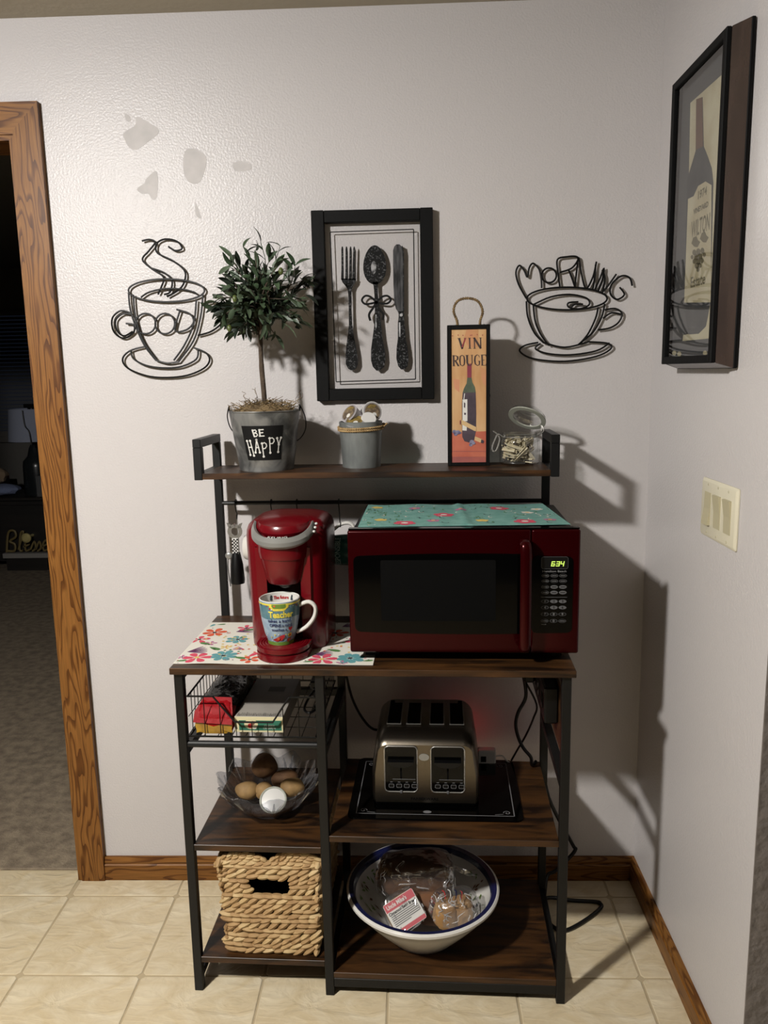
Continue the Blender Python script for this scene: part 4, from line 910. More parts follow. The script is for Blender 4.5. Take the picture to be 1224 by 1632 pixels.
x, z = mwp(885, 950); obj('divider', B(x - 0.028, x + 0.028, -0.0016, -0.0012, z - 0.0004, z + 0.0004), 'dim_print', cp, smooth=0)
x, z = mwp(870, 993); obj('caption', B(x - 0.006, x + 0.004, -0.0016, -0.0012, z - 0.0008, z + 0.0008), 'dim_print', cp, smooth=0)

# --- teal cloth on the microwave
ctz = MBZ + MH + 0.0037
t = thing('tea_towel', 'teal cloth with pink flowers folded flat on the microwave', 'towel', W(0, 0, ctz), RA)
CN = [(0.4215, 0.068), (0.8835, 0.082), (0.855, 0.345), (0.418, 0.352)]
def cq(s_, q):
    a = Vector(CN[0]).lerp(Vector(CN[1]), s_); b = Vector(CN[3]).lerp(Vector(CN[2]), s_); p = a.lerp(b, q); return p
def cz(s_, q): return 0.0010 + 0.0012 * (1 + math.sin(s_ * 17 + q * 3)) * (0.4 + 0.6 * q) + (0.004 * max(0, 1 - abs(s_ - .52) / .03))
mb = MB(); NU, NV = 60, 12; vs = []
for j in range(NV + 1):
    for i in range(NU + 1):
        p = cq(i / NU, j / NV); vs.append((p.x, p.y, cz(i / NU, j / NV)))
fs = [(j * (NU + 1) + i, j * (NU + 1) + i + 1, (j + 1) * (NU + 1) + i + 1, (j + 1) * (NU + 1) + i) for j in range(NV) for i in range(NU)]
n0 = len(vs); vs += [(x, y, 0.0001) for x, y, z in vs]; fs += [tuple(k + n0 for k in reversed(f)) for f in fs] + edge(list(range(NU + 1)))
fs += edge([NV * (NU + 1) + i for i in range(NU + 1)]) + edge([j * (NU + 1) for j in range(NV + 1)]) + edge([j * (NU + 1) + NU for j in range(NV + 1)])
mb.add(vs, fs); obj('cloth', mb, 'teal_cloth', t)
pm = MB()
def tfn(lv):
    def fn(x, y):
        x = min(max(x, .01), .99); y = min(max(y, .02), .98); p = cq(x, y); return Vector((p.x, p.y, cz(x, y) + 0.0004 + lv * .0001))
    return fn
def tpet(sx_, sy_, r, mi, n, a0=0.0, lv=0):
    for k in range(n):
        a = a0 + 2 * PI * k / n; pm.disc(sx_ + r * .6 * math.cos(a) / .45, sy_ + r * .6 * math.sin(a) / .28, r * .5 / .45, tfn(lv + k * .1), mi, 10, r * .5 / .28)
for sx_, sy_, mi in ((.22, .12, 1), (.80, .12, 1), (.42, .45, 1), (.73, .75, 1), (.10, .25, 5), (.06, .85, 5), (.36, .2, 7), (.93, .2, 7), (.27, .78, 7), (.93, .72, 8), (.60, .2, 5), (.86, .55, 8), (.52, .7, 7)):
    r = .023 if mi == 1 else .014; pm = MB()
    tpet(sx_, sy_, r, mi, 5, random.random()); pm.disc(sx_, sy_, r * .35 / .45, tfn(2), 8 if mi == 1 else 5, 8, r * .35 / .28); obj('printed_flower', pm, FM, t, smooth=0)
pm = MB()
for k in range(90):
    sx_, sy_ = random.random(), random.random(); a = random.uniform(0, 6); P = []
    for q in range(7): P.append((min(.99, max(.01, sx_ + .03 * q / 6 * math.cos(a) + .008 * math.sin(q))), min(.98, max(.02, sy_ + .06 * q / 6 * math.sin(a) + .02 * math.cos(q)))))
    pm.stroke(P, .005, tfn(.5), random.choice((6, 4, 4, 8)))
o = obj('printed_scrolls', pm, FM, t, smooth=0); o['kind'] = 'stuff'

# ================================================================ on the top shelf
TZ = ZS + 0.0002
def at_v(px, py, v):                              # a point at rack depth v, in rack coordinates
    d = ray(px, py); return L(CAM + d * ((v - (CAM - RO).dot(RN)) / d.dot(RN)))
def conefn(ang, r0, r1, h, lift):
    rm = (r0 + r1) / 2
    def fn(x, z, tt=0.0):
        a = ang + x / rm; R_ = r0 + (r1 - r0) * z / h + lift + tt; return Vector((R_ * math.cos(a), R_ * math.sin(a), z))
    return fn
# --- bucket with olive tree
BR0, BR1, BH = 0.066, 0.0865, 0.146
bl = W(0.171, 0.312, TZ)
t = thing('bucket', 'galvanised bucket with black BE HAPPY panel holding the little tree', 'bucket', bl, RA)
mb = MB(); mb.lathe([(0, 0.004), (BR0 - .002, 0.004), (BR0, 0), (BR0 + .001, .004), (BR1, BH - .004), (BR1 + .002, BH - .002), (BR1 + .001, BH), (BR1 - .002, BH - .001), (BR1 - .004, BH - .006), (BR0 - .002, .006), (0, .006)], 48); obj('pail', mb, 'galvanised', t)
for s_ in (-1, 1): obj('ear', MB().tube([(s_ * (BR1 + .0015), .004 * math.cos(a), BH + .004 + .007 * math.sin(a)) for a in [2 * PI * k / 10 for k in range(10)]], 0.0014, 6, closed=True), 'wire', t)
obj('bail', MB().tube(spline([(BR1 + .003, 0, BH + .008), (BR1 + .012, .01, BH - .02), (BR1 + .006, .035, BH - .055), (.06, .075, BH - .085), (0, .088, BH - .092), (-.06, .075, BH - .085), (-BR1 - .004, .035, BH - .055), (-BR1 - .010, .01, BH - .02), (-BR1 - .003, 0, BH + .008)], 6), 0.0014, 6), 'wire', t)
FAB = -PI / 2 + 0.115
pn = MB(); fn = conefn(FAB, BR0, BR1, BH, 0.0012); vs = []
for i in range(17):
    x = -0.0495 + 0.099 * i / 16
    sk = 0.006 * (x / 0.05)
    for k in range(5): vs.append(fn(x * (1 - .10 * (1 - k / 4)) + (.002 if k == 0 else 0), 0.029 + 0.083 * k / 4))
pn.add(vs, [(i * 5 + k, (i + 1) * 5 + k, (i + 1) * 5 + k + 1, i * 5 + k + 1) for i in range(16) for k in range(4)]); pb_ = obj('panel', pn, 'chalkboard', t, smooth=60)
def hz(X, Y): return ((X - 822) / 450 * 0.097, 0.112 - (Y - 55) / 345 * 0.083)
hf = conefn(FAB, BR0, BR1, BH, 0.0018)
mb = MB()
def hstroke(pts, dots=True, wd=0.0026):
    P = [hz(*p) for p in pts]; mb.stroke(P, wd, hf)
    if dots:
        for p in (P[0], P[-1]): mb.disc(p[0], p[1], 0.0029, conefn(FAB, BR0, BR1, BH, 0.0022), 0, 10)
    else:
        for p in P: mb.disc(p[0], p[1], wd / 2, hf, 0, 8)
hstroke([(645, 205), (667, 345)]); hstroke([(683, 203), (712, 352)]); hstroke([(655, 270), (698, 266)], False)
hstroke([(757, 192), (735, 320)]); hstroke([(757, 192), (785, 320)]); hstroke([(742, 272), (777, 270)], False)
hstroke([(815, 230), (826, 362)]); hstroke([(818, 234), (840, 222), (860, 235), (864, 258), (848, 280), (822, 284)], False)
hstroke([(898, 180), (902, 326)]); hstroke([(900, 184), (925, 176), (944, 190), (947, 212), (930, 234), (903, 234)], False)
hstroke([(980, 183), (1000, 248)]); hstroke([(1025, 180), (1000, 248), (994, 322)])
hstroke([(722, 95), (738, 160)], False, .0034); hstroke([(722, 98), (755, 95), (765, 108), (750, 122), (730, 126)], False); hstroke([(730, 126), (765, 128), (774, 145), (760, 158), (738, 160)], False)
hstroke([(795, 92), (800, 156)], False, .0034); hstroke([(790, 94), (836, 92)], False); hstroke([(796, 124), (830, 122)], False); hstroke([(792, 157), (842, 155)], False)
obj('lettering', mb, 'white_print', pb_, smooth=0, label='hand lettered white words')
# tree
tl = bl + Vector((0, 0, BH - 0.012))
t = thing('olive_topiary', 'artificial olive tree with round leafy crown in galvanised bucket', 'plant', tl, RA)
mb = MB(); mb.ell((0, 0, 0.008), 0.074, 0.074, 0.018, 24, 8)
for k in range(210):
    a = random.uniform(0, 2 * PI); r = 0.076 * math.sqrt(random.random()); b = random.uniform(0, 2 * PI); p = Vector((r * math.cos(a), r * math.sin(a), 0.010 + 0.018 * (1 - (r / .078) ** 2)))
    P = [p]
    for q in range(4):
        b += random.gauss(0, 1.0); p = p + Vector((math.cos(b) * .009, math.sin(b) * .009, random.uniform(-.002, .0065))); p.x = max(-.081, min(.081, p.x)); P.append(p)
    mb.tube(spline(P, 2), 0.0007, 3, cap=False)
for k in range(7):
    a = random.choice((0.1, 0.3, 2.0, 2.3, -.2)); p = Vector((.07 * math.cos(a), .02, .02)); P = [p]
    for q in range(5): p = p + Vector((random.gauss(.004 * math.cos(a), .006), random.gauss(0, .004), random.uniform(.002, .012))); P.append(p)
    mb.tube(spline(P, 3), 0.0006, 3)
o = obj('moss', mb, 'moss', t); o['kind'] = 'stuff'
CC = Vector((0.006, 0, 1.636 - tl.z)); CRx, CRz = 0.124, 0.112
obj('trunk', MB().tube(spline([(0.002, 0, 0.0), (0.0, 0, .06), (-.003, .002, .12), (-.002, 0, .19), (0.004, 0, CC.z)], 6), [0.0062] * 13 + [0.0055] * 12, 10), 'bark', t)
br = MB(); tips = []
for k in range(64):
    a = random.uniform(0, 2 * PI); ph = math.acos(random.uniform(-.85, 1)); rr = random.uniform(.62, 1.0)
    d = Vector((math.sin(ph) * math.cos(a) * CRx, math.sin(ph) * math.sin(a) * CRx * .85, math.cos(ph) * CRz)) * rr
    s0 = Vector((0, 0, CC.z - .07 + random.uniform(-.02, .05))); e_ = CC + d; mid = (s0 + e_) / 2 + Vector((random.gauss(0, .012), random.gauss(0, .012), .012))
    P = spline([s0, mid, e_], 5); br.tube(P, [0.0024 * (1 - .7 * i / (len(P) - 1)) for i in range(len(P))], 5); tips.append(P)
obj('branches', br, 'bark', t)
def leafmesh(name, ln, wd, mats):
    m_ = MB(); vs = []; n_ = 5
    for i in range(n_ + 1):
        s_ = i / n_; w_ = wd * math.sin(PI * (s_ * .92 + .04)) ** .8 * (1 - .25 * s_); z = -.35 * ln * (s_ - .3) ** 2 + .03 * ln
        vs += [(s_ * ln, -w_ / 2, z + w_ * .16), (s_ * ln, 0, z), (s_ * ln, w_ / 2, z + w_ * .16)]
    m_.add(vs, [(i * 3 + k, i * 3 + k + 3, i * 3 + k + 4, i * 3 + k + 1) for i in range(n_) for k in range(2)]); return m_, m_.mesh(name, mats, 60)
LMs = [leafmesh('leaf', .040, .0140, 'leaf'), leafmesh('leaf', .034, .0150, 'leaf'), leafmesh('leaf', .044, .013, 'leaf_light'), leafmesh('leaf', .038, .015, 'leaf_dark'), leafmesh('leaf', .028, .010, 'leaf_light')]
def leafpose():
    P = random.choice(tips); i = random.randint(3, len(P) - 1); p = P[i] + Vector((random.gauss(0, .004), random.gauss(0, .004), random.gauss(0, .004)))
    d = (P[i] - P[max(0, i - 2)]).normalized() * .9 + Vector((random.gauss(0, .65), random.gauss(0, .65), random.gauss(-.05, .6))); d.normalize()
    q = d.to_track_quat('X', 'Z').to_matrix().to_4x4() @ Matrix.Rotation(random.gauss(0, .9), 4, 'X')
    return Matrix.Translation(p) @ q
for k in range(300):
    o = link('leaf', random.choice(LMs[:4])[1], t); o.matrix_local = leafpose()
mb = MB()
for k in range(330):
    Mx = leafpose(); src = LMs[random.choice((0, 1, 3, 4))][0]; mb.add([Mx @ Vector(v) for v in src.v], src.f, random.choice((0, 0, 1, 2)))
o = obj('small_leaves', mb, ['leaf', 'leaf_dark', 'leaf_light'], t, smooth=60); o['kind'] = 'stuff'
for p in ((-.035, -.10, .27), (-.055, -.085, .205), (.07, -.08, .33)):
    obj('olive_fruit', MB().ell(p, .006, .006, .0085, 10, 8), 'olive', t)
mb = MB()
for x, z, x2 in ((-.018, .385, -.030), (.020, .395, .012), (.045, .385, .058)):
    P = spline([(x * .6, 0, .335), (x, -.01, .365), (x2, -.015, z + .01)], 4); mb.tube(P, .0009, 5)
    for k in range(3):
        src = LMs[k][0]; d = Vector((random.gauss(0, .7), random.gauss(-.2, .4), .6)).normalized(); Mx = Matrix.Translation(P[-1 - k * 2]) @ d.to_track_quat('X', 'Z').to_matrix().to_4x4(); mb.add([Mx @ Vector(v) for v in src.v], src.f)
obj('top_sprigs', mb, 'leaf', t)

# --- pot of coffee pods
PL = W(0.405, 0.343, TZ); PR0, PR1, PH = 0.0475, 0.0540, 0.112
t = thing('metal_pot', 'small grey metal pot with twine round the rim holding coffee pods', 'pot', PL, RA)
mb = MB(); mb.lathe([(0, 0.003), (PR0 - .002, .003), (PR0, 0), (PR1, PH), (PR1 - .0015, PH + .001), (PR1 - .003, PH), (PR0 - .002, .005), (0, .005)], 44); obj('pot', mb, 'galvanised_fine', t)
def twist(path, r, turns, closed=True, n=6):
    """two strand twisted cord along a path"""
    mb = MB(); N = len(path)
    for s_ in (0, PI):
        pts = []
        for i, p in enumerate(path):
            a = path[(i - 1) % N] if (closed or i) else p; b = path[(i + 1) % N] if (closed or i < N - 1) else p
            tg = (b - a).normalized(); nn = tg.cross(Vector((0.3, 0.2, 1))).normalized(); bb = tg.cross(nn); an = s_ + turns * 2 * PI * i / N
            pts.append(p + nn * math.cos(an) * r * .55 + bb * math.sin(an) * r * .55)
        mb.tube(pts, r * .62, n, closed=closed)
    return mb
for z, dr in ((.100, .0022), (.0945, .0020)):
    path = [Vector(((PR1 - .0005 + dr) * math.cos(a), (PR1 - .0005 + dr) * math.sin(a), z + .003 * math.sin(a + .4))) for a in [2 * PI * k / 120 for k in range(120)]]
    obj('twine', twist(path, .0029, 30), 'rope', t)
obj('twine_knot', MB().ell((PR1 + .002, .010, .104), .005, .005, .004, 10, 6).tube(spline([(PR1 + .002, .01, .104), (PR1 + .012, -.002, .106), (PR1 + .004, -.012, .100)], 5), .0018, 6), 'rope', t)
def pod(label, off, nrm, side, top, spin=0):
    q = Vector(nrm).to_track_quat('Z', 'Y'); o = thing('coffee_pod', label, 'coffee pod', PL + Vector(off), 0, 'coffee pods in the metal pot'); o.rotation_mode = 'QUATERNION'; o.rotation_quaternion = q
    obj('cup', MB().lathe([(0, -.042), (.0175, -.042), (.0185, -.040), (.0225, -.004), (.0250, -.002), (.0255, 0), (0, 0)], 28), side, o)
    m_ = MB(); m_.disc(0, 0, .0235, lambda x, y: Vector((x, y, .0006)), 0, 28); m_.disc(0, 0, .0205, lambda x, y: Vector((x, y, .0009)), 1, 28); m_.disc(.004, -.008, .006, lambda x, y: Vector((x, y, .0012)), 2, 14)
    m_.poly([(-.016, .010), (-.004, .018), (.012, .015), (.002, .008)], lambda x, y: Vector((x, y, .0012)), 3); obj('foil_lid', m_, ['foil', top, 'white_print', 'pod_gold'], o, smooth=0)
pod('coffee pod at the left of the pot tilted with brown lid', (-.028, -.008, .134), (-.62, -.55, .56), 'pod_side', 'pod_brown')
pod('coffee pod at the right of the pot with brown lid facing out', (.030, -.004, .136), (.42, -.86, .20), 'white_plastic', 'pod_brown')
pod('coffee pod low at the front of the pot with gold lid', (-.013, -.030, .116), (-.10, -.52, .85), 'pod_side', 'pod_gold')
pod('white coffee pod lying bottom up in the pot', (.012, .004, .096), (-.25, .75, -.62), 'white_plastic', 'foil')

# --- wine box
BXW, BXH, BXD = 0.1025, 0.3395, 0.074
t = thing('wine_box', 'tall black wine box with VIN ROUGE bottle picture and rope handle', 'box', W(0.6205, 0.326, TZ), RA)
obj('case', B(0, BXW, 0.0042, BXD, 0, BXH, b=.001), 'black_paint', t)
mb = MB(); ft = .0092
mb.box(0, ft, 0, .0041, 0, BXH, b=.0006); mb.box(BXW - ft, BXW, 0, .0041, 0, BXH, b=.0006); mb.box(ft, BXW - ft, 0, .0041, 0, .0085, b=.0006); mb.box(ft, BXW - ft, 0, .0041, BXH - .0105, BXH, b=.0006); obj('front_frame', mb, 'black_paint', t, smooth=0)
pX0, pX1, pZ0, pZ1 = ft, BXW - ft, .0085, BXH - .0105
def bfn(lv):
    def fn(X, Y, tt=0.0):
        k = (Y - 150) / 1350; xl = 145 - 33 * k; xr = 497 - 47 * k; s_ = min(1, max(0, (X - xl) / (xr - xl))); k = min(1, max(0, k))
        return Vector((pX0 + (pX1 - pX0) * s_, .0030 - lv * .00025, pZ1 - (pZ1 - pZ0) * k))
    return fn
pc_ = obj('picture', MB().box(pX0, pX1, .0030, .0041, pZ0, pZ1), 'picture_orange', t, smooth=0)
mb = MB(); PM = ['picture_red', 'picture_mauve', 'picture_rose', 'bottle_ink', 'bottle_green', 'bottle_red', 'white_print', 'cork', 'grape', 'lettering', 'letter_red']
f1, f2_, f3, f4 = bfn(1), bfn(2), bfn(3), bfn(4)
mb.poly([(110, 1185), (480, 1180), (480, 1445), (110, 1440)], f1, 0); mb.poly([(110, 1440), (480, 1442), (480, 1500), (110, 1500)], f1, 1); mb.poly([(110, 1380), (480, 1384), (480, 1392), (110, 1388)], f2_, 1)
mb.poly([(300, 150), (420, 148), (410, 330), (320, 330), (270, 250)], f1, 2); mb.poly([(420, 520), (490, 560), (485, 720), (450, 700), (430, 620)], f1, 2); mb.poly([(150, 640), (215, 650), (210, 780), (165, 740)], f1, 2)
mb.poly([(296, 492), (340, 492), (334, 632), (292, 632)], f2_, 5)
mb.poly([(292, 632), (334, 632), (342, 680), (366, 730), (372, 782), (242, 782), (256, 740), (284, 690)], f2_, 4)
mb.poly([(242, 782), (372, 782), (370, 1000), (362, 1180), (340, 1270), (290, 1295), (245, 1280), (224, 1235), (232, 900)], f2_, 3)
mb.poly([(240, 852), (286, 850), (281, 1072), (232, 1080)], f3, 6); mb.poly([(232, 1080), (276, 1082), (270, 1172), (228, 1168)], f3, 6); mb.stroke([(262, 790), (252, 850)], 7, f3, 6)
mb.poly([(252, 880), (266, 890), (262, 940), (250, 930)], f4, 3); mb.poly([(250, 985), (270, 990), (266, 1010), (250, 1008)], f4, 3)
mb.poly([(212, 1068), (228, 1060), (368, 1138), (362, 1178), (345, 1174), (212, 1100)], f4, 7); mb.poly([(206, 1066), (222, 1062), (220, 1108), (204, 1104)], f4, 5)
mb.poly([(350, 1230), (420, 1262), (432, 1290), (410, 1300), (345, 1270)], f4, 7); mb.poly([(412, 1262), (438, 1278), (430, 1304), (405, 1298)], bfn(5), 3)
for x, y, r in ((148, 1180, 20), (182, 1186, 22), (160, 1205, 18), (205, 1192, 12), (318, 1290, 24), (335, 1300, 16), (306, 1318, 18)): mb.disc(x, y, r, bfn(5 + (x % 3)), 8, 12)
for x in (215, 262, 338, 352, 405, 458, 158): mb.disc(x, 205 + (x % 5) * 2, 6, f2_, 10, 5)
def serif(ch, X, Y, w_, h, mi=9):
    T_, t_ = w_ * .24, w_ * .09; F = f3
    def sk(pts, wd): mb.stroke([(X + x * w_, Y + y * h) for x, y in pts], wd, F, mi)
    def sf(x, y, l=.22): sk([(x - l, y), (x + l, y)], h * .035)
    if ch == 'V': sk([(.12, 0), (.5, 1)], T_); sk([(.88, 0), (.5, 1)], t_ * 1.4); sf(.12, .02); sf(.88, .02, .16)
    if ch == 'I': sk([(.5, 0), (.5, 1)], T_ * 1.1); sf(.5, .02, .3); sf(.5, .98, .3)
    if ch == 'N': sk([(.15, 0), (.15, 1)], t_ * 1.4); sk([(.12, 0), (.88, 1)], T_); sk([(.88, 0), (.88, 1)], t_ * 1.4); sf(.12, .02, .16); sf(.15, .98, .16); sf(.88, .02, .16)
    if ch == 'R': sk([(.2, 0), (.2, 1)], T_); sk([(.2, .03), (.6, .05), (.8, .15), (.8, .35), (.6, .47), (.2, .5)], [t_, t_, T_, T_, t_, t_]); sk([(.45, .5), (.9, 1)], T_); sf(.2, .98, .2); sf(.15, .02, .14); sf(.9, .98, .12)
    if ch == 'O': sk([(.5, 0), (.2, .12), (.12, .5), (.2, .88), (.5, 1), (.8, .88), (.88, .5), (.8, .12), (.5, 0)], [t_, T_ * .7, T_, T_ * .7, t_, T_ * .7, T_, T_ * .7, t_])
    if ch == 'U': sk([(.18, 0), (.18, .7), (.3, .93), (.5, 1), (.72, .9), (.82, .7), (.82, 0)], [T_, T_, T_ * .8, t_, t_, t_ * 1.2, t_ * 1.2]); sf(.18, .02); sf(.82, .02, .16)
    if ch == 'G': sk([(.85, .25), (.75, .06), (.5, 0), (.2, .15), (.12, .5), (.2, .85), (.5, 1), (.8, .9), (.82, .6)], [t_, t_, t_, T_ * .8, T_, T_ * .8, t_, T_ * .6, T_ * .8]); sf(.8, .58, .18)
    if ch == 'E': sk([(.25, 0), (.25, 1)], T_); sk([(.1, .02), (.85, .02)], h * .05); sk([(.25, .5), (.65, .5)], h * .05); sk([(.1, .98), (.88, .98)], h * .05); sk([(.85, 0), (.85, .16)], t_); sk([(.88, .84), (.88, 1)], t_)
serif('V', 212, 235, 80, 108); serif('I', 302, 235, 50, 108); serif('N', 362, 235, 84, 108); mb.stroke([(285, 240), (250, 325)], 12, f4, 10)
for ch, X, wd in (('R', 148, 68), ('O', 216, 62), ('U', 283, 76), ('G', 364, 66), ('E', 430, 62)): serif(ch, X, 405, wd, 108)
obj('bottle_print', mb, PM, pc_, smooth=0)
path = spline([Vector(p) for p in ((.026, .030, BXH - .004), (.024, .030, BXH + .012), (.016, .030, BXH + .036), (.026, .030, BXH + .058), (.050, .030, BXH + .064), (.075, .030, BXH + .056), (.086, .030, BXH + .032), (.080, .030, BXH + .010), (.080, .030, BXH - .004))], 10)
obj('rope_handle', twist(path, .0034, 22, closed=False), 'rope_dark', t)
for x in (.020, .088): obj('corner_pin', MB().ell((x, .012, BXH + .001), .0025, .0025, .0015, 8, 5), 'silver', t)
obj('latch', MB().ell((BXW + .001, .03, .17), .002, .004, .004, 8, 6), 'black_plastic', t)

# --- glass jar of clothespins
JL = W(0.797, 0.347, TZ); JR, JH = 0.0500, 0.080
t = thing('glass_jar', 'open clip top glass jar of clothespins on the top shelf', 'jar', JL, RA)
mb = MB(); mb.lathe([(0, .001), (JR - .006, .001), (JR, .007), (JR, .058), (JR - .002, .063), (JR - .007, .068), (JR - .007, .078), (JR - .0095, .079), (JR - .0095, .068), (JR - .004, .060), (JR - .003, .008), (JR - .008, .005), (0, .005)], 48); obj('vessel', mb, 'glass', t)
mb = MB(); mb.tube([((JR - .006) * math.cos(a), (JR - .006) * math.sin(a), .070) for a in [2 * PI * k / 40 for k in range(40)]], .0012, 6, closed=True); obj('neck_wire', mb, 'chrome', t)
wl_ = [(-JR + .006, -.006, .071), (-JR - .004, -.010, .076), (-JR - .010, -.012, .066), (-JR - .018, -.014, .046), (-JR - .016, -.016, .036), (-JR - .008, -.016, .037), (-JR + .000, -.014, .062), (-JR - .003, -.012, .073)]
obj('clasp', MB().tube(spline(wl_, 6), .0021, 6).tube(spline([(-JR + .002, .004, .070), (-JR - .010, -.004, .082), (-JR - .016, -.010, .084), (-JR - .002, -.018, .074)], 6), .0013, 6), 'chrome', t)
nrm = Vector((.33, .52, .79)).normalized(); q = nrm.to_track_quat('Z', 'Y').to_matrix(); lc = Vector((.022, .022, .118))
lt = lambda p: q @ p + lc
mb = MB(); mb.lathe([(0, .012), (.020, .012), (.036, .010), (.0445, .002), (.046, -.003), (.046, -.005)], 40, T=lt); mb.lathe([(0, .009), (.032, .008), (.038, .002), (.039, -.005), (.046, -.005)], 40, T=lt); lid = obj('lid', mb, 'glass', t)
obj('gasket', MB().lathe([(.036, -.0055), (.0475, -.0055), (.0475, -.0085), (.036, -.0085), (.036, -.0055)], 40, T=lt), 'gasket', lid)
obj('hinge', MB().tube(spline([(JR - .008, .012, .071), (JR + .004, .016, .078), (JR + .006, .020, .090), (JR + .004, .024, .100)], 5), .0014, 6).tube(spline([(JR - .008, -.002, .071), (JR + .008, .002, .080), (JR + .006, .010, .094)], 5), .0014, 6), 'chrome', t)
pm = MB(); cl = .042
for s_ in (-1, 1):
    pm.add([(-cl / 2, s_ * .0006, -.004), (-cl / 2, s_ * .0032, -.004), (cl / 2, s_ * .0055, -.004), (cl / 2, s_ * .0030, -.004), (-cl / 2, s_ * .0006, .004), (-cl / 2, s_ * .0032, .004), (cl / 2, s_ * .0055, .004), (cl / 2, s_ * .0030, .004)], [(0, 1, 2, 3), (7, 6, 5, 4), (0, 4, 5, 1), (1, 5, 6, 2), (2, 6, 7, 3), (3, 7, 4, 0)])
pm.tube([(-.002, 0, -.0046), (-.002, 0, .0046)], .0028, 8, mi=1)
pme = pm.mesh('clothespin', ['clothespin', 'pin_wire'], 0)
placed = []
def segd(a0, a1, b0, b1):
    best = 9
    for i in range(6):
        p = a0.lerp(a1, i / 5)
        for j in range(6): best = min(best, (p - b0.lerp(b1, j / 5)).length)
    return best
tries = 0
while len(placed) < 34 and tries < 9000:
    tries += 1
    a = random.uniform(0, 2 * PI); r = (JR - .010) * math.sqrt(random.random()); z = .010 + (.054 if len(placed) > 16 else .034) * random.random()
    d = Vector((random.gauss(0, 1), random.gauss(0, 1), random.gauss(0, .8))).normalized(); c = Vector((r * math.cos(a), r * math.sin(a), z))
    e0, e1 = c - d * cl / 2, c + d * cl / 2
    if any(e.x ** 2 + e.y ** 2 > (JR - .009) ** 2 or e.z < .010 or e.z > .066 for e in (e0, e1)): continue
    if any(segd(e0, e1, b0, b1) < .0068 for b0, b1 in placed): continue
    placed.append((e0, e1)); o = link('clothespin', pme, None, JL + c); o.rotation_mode = 'QUATERNION'; o.rotation_quaternion = d.to_track_quat('X', 'Z') @ Matrix.Rotation(random.uniform(0, PI), 3, 'X').to_quaternion()
    tag(o, 'pale wooden clothespin inside the open glass jar', 'clothespin', 'clothespins in the glass jar')

# ================================================================ wire basket and what lies in it
WB = dict(u0=.030, u1=.318, v0=.022, v1=.360, z0=.6470, zt=.7430)
t = thing('wire_basket', 'black wire slide out basket under the left counter', 'basket', W(0, 0, 0), RA); t.location = W(.174, .19, .6402)
off = Vector((-.174, -.19, -.6402))
def wb(name, mb): return obj(name, mb, 'wire', t, loc=off)
u0, u1, v0, v1, z0, zt = (WB[k] for k in ('u0', 'u1', 'v0', 'v1', 'z0', 'zt'))
mb = MB(); wr_ = .0024
mb.tube([(u0, v1, zt), (u0, v0, zt), (.088, v0, zt), (.136, v0, .6825), (.222, v0, .6825), (.262, v0, zt), (u1, v0, zt), (u1, v1, zt)], wr_, 8, closed=True); wb('rim', mb)
mb = MB(); mb.tube([(u0, v0, z0), (u1, v0, z0), (u1, v1, z0), (u0, v1, z0)], wr_, 8, closed=True); wb('bottom_frame', mb)
wr2 = .0011
def ztop(u): return zt if u < .088 or u > .262 else (.6825 if .136 < u < .222 else (zt + (.6825 - zt) * (u - .088) / .048 if u <= .136 else .6825 + (zt - .6825) * (u - .222) / .040))
mb = MB()
for k in range(1, 8): u = u0 + (u1 - u0) * k / 8; mb.tube([(u, v0, z0), (u, v0, ztop(u))], wr2, 5)
wb('front_wires', mb); mb = MB()
for k in range(1, 10): u = u0 + (u1 - u0) * k / 10; mb.tube([(u, v1, z0), (u, v1, zt)], wr2, 5)
mb.tube([(u0, v1, .70), (u1, v1, .70)], wr2, 5); wb('rear_wires', mb)
for u in (u0, u1):
    mb = MB()
    for k in range(1, 14): v = v0 + (v1 - v0) * k / 14; mb.tube([(u, v, z0), (u, v, zt)], wr2, 5)
    mb.tube([(u, v0, .695), (u, v1, .695)], wr2, 5); wb('side_wires', mb)
mb = MB()
for k in range(1, 9): u = u0 + (u1 - u0) * k / 9; mb.tube([(u, v0, z0), (u, v1, z0)], wr2, 5)
for k in range(1, 6): v = v0 + (v1 - v0) * k / 6; mb.tube([(u0, v, z0 - .0015), (u1, v, z0 - .0015)], wr2, 5)
wb('bottom_wires', mb)
# coffee bag
cz0 = z0 + .0030
t = thing('coffee_bag', 'shiny black red and yellow coffee bag in the wire basket', 'bag', W(.084, .165, cz0), RA)
def grid(nx, ny, fn, mfn_=None, mb=None):
    mb = mb or MB(); vs = [fn(i / nx, j / ny) for j in range(ny + 1) for i in range(nx + 1)]
    for j in range(ny):
        for i in range(nx): mb.add([vs[j * (nx + 1) + i], vs[j * (nx + 1) + i + 1], vs[(j + 1) * (nx + 1) + i + 1], vs[(j + 1) * (nx + 1) + i]], [(0, 1, 2, 3)], mfn_(i / nx, j / ny) if mfn_ else 0)
    return mb
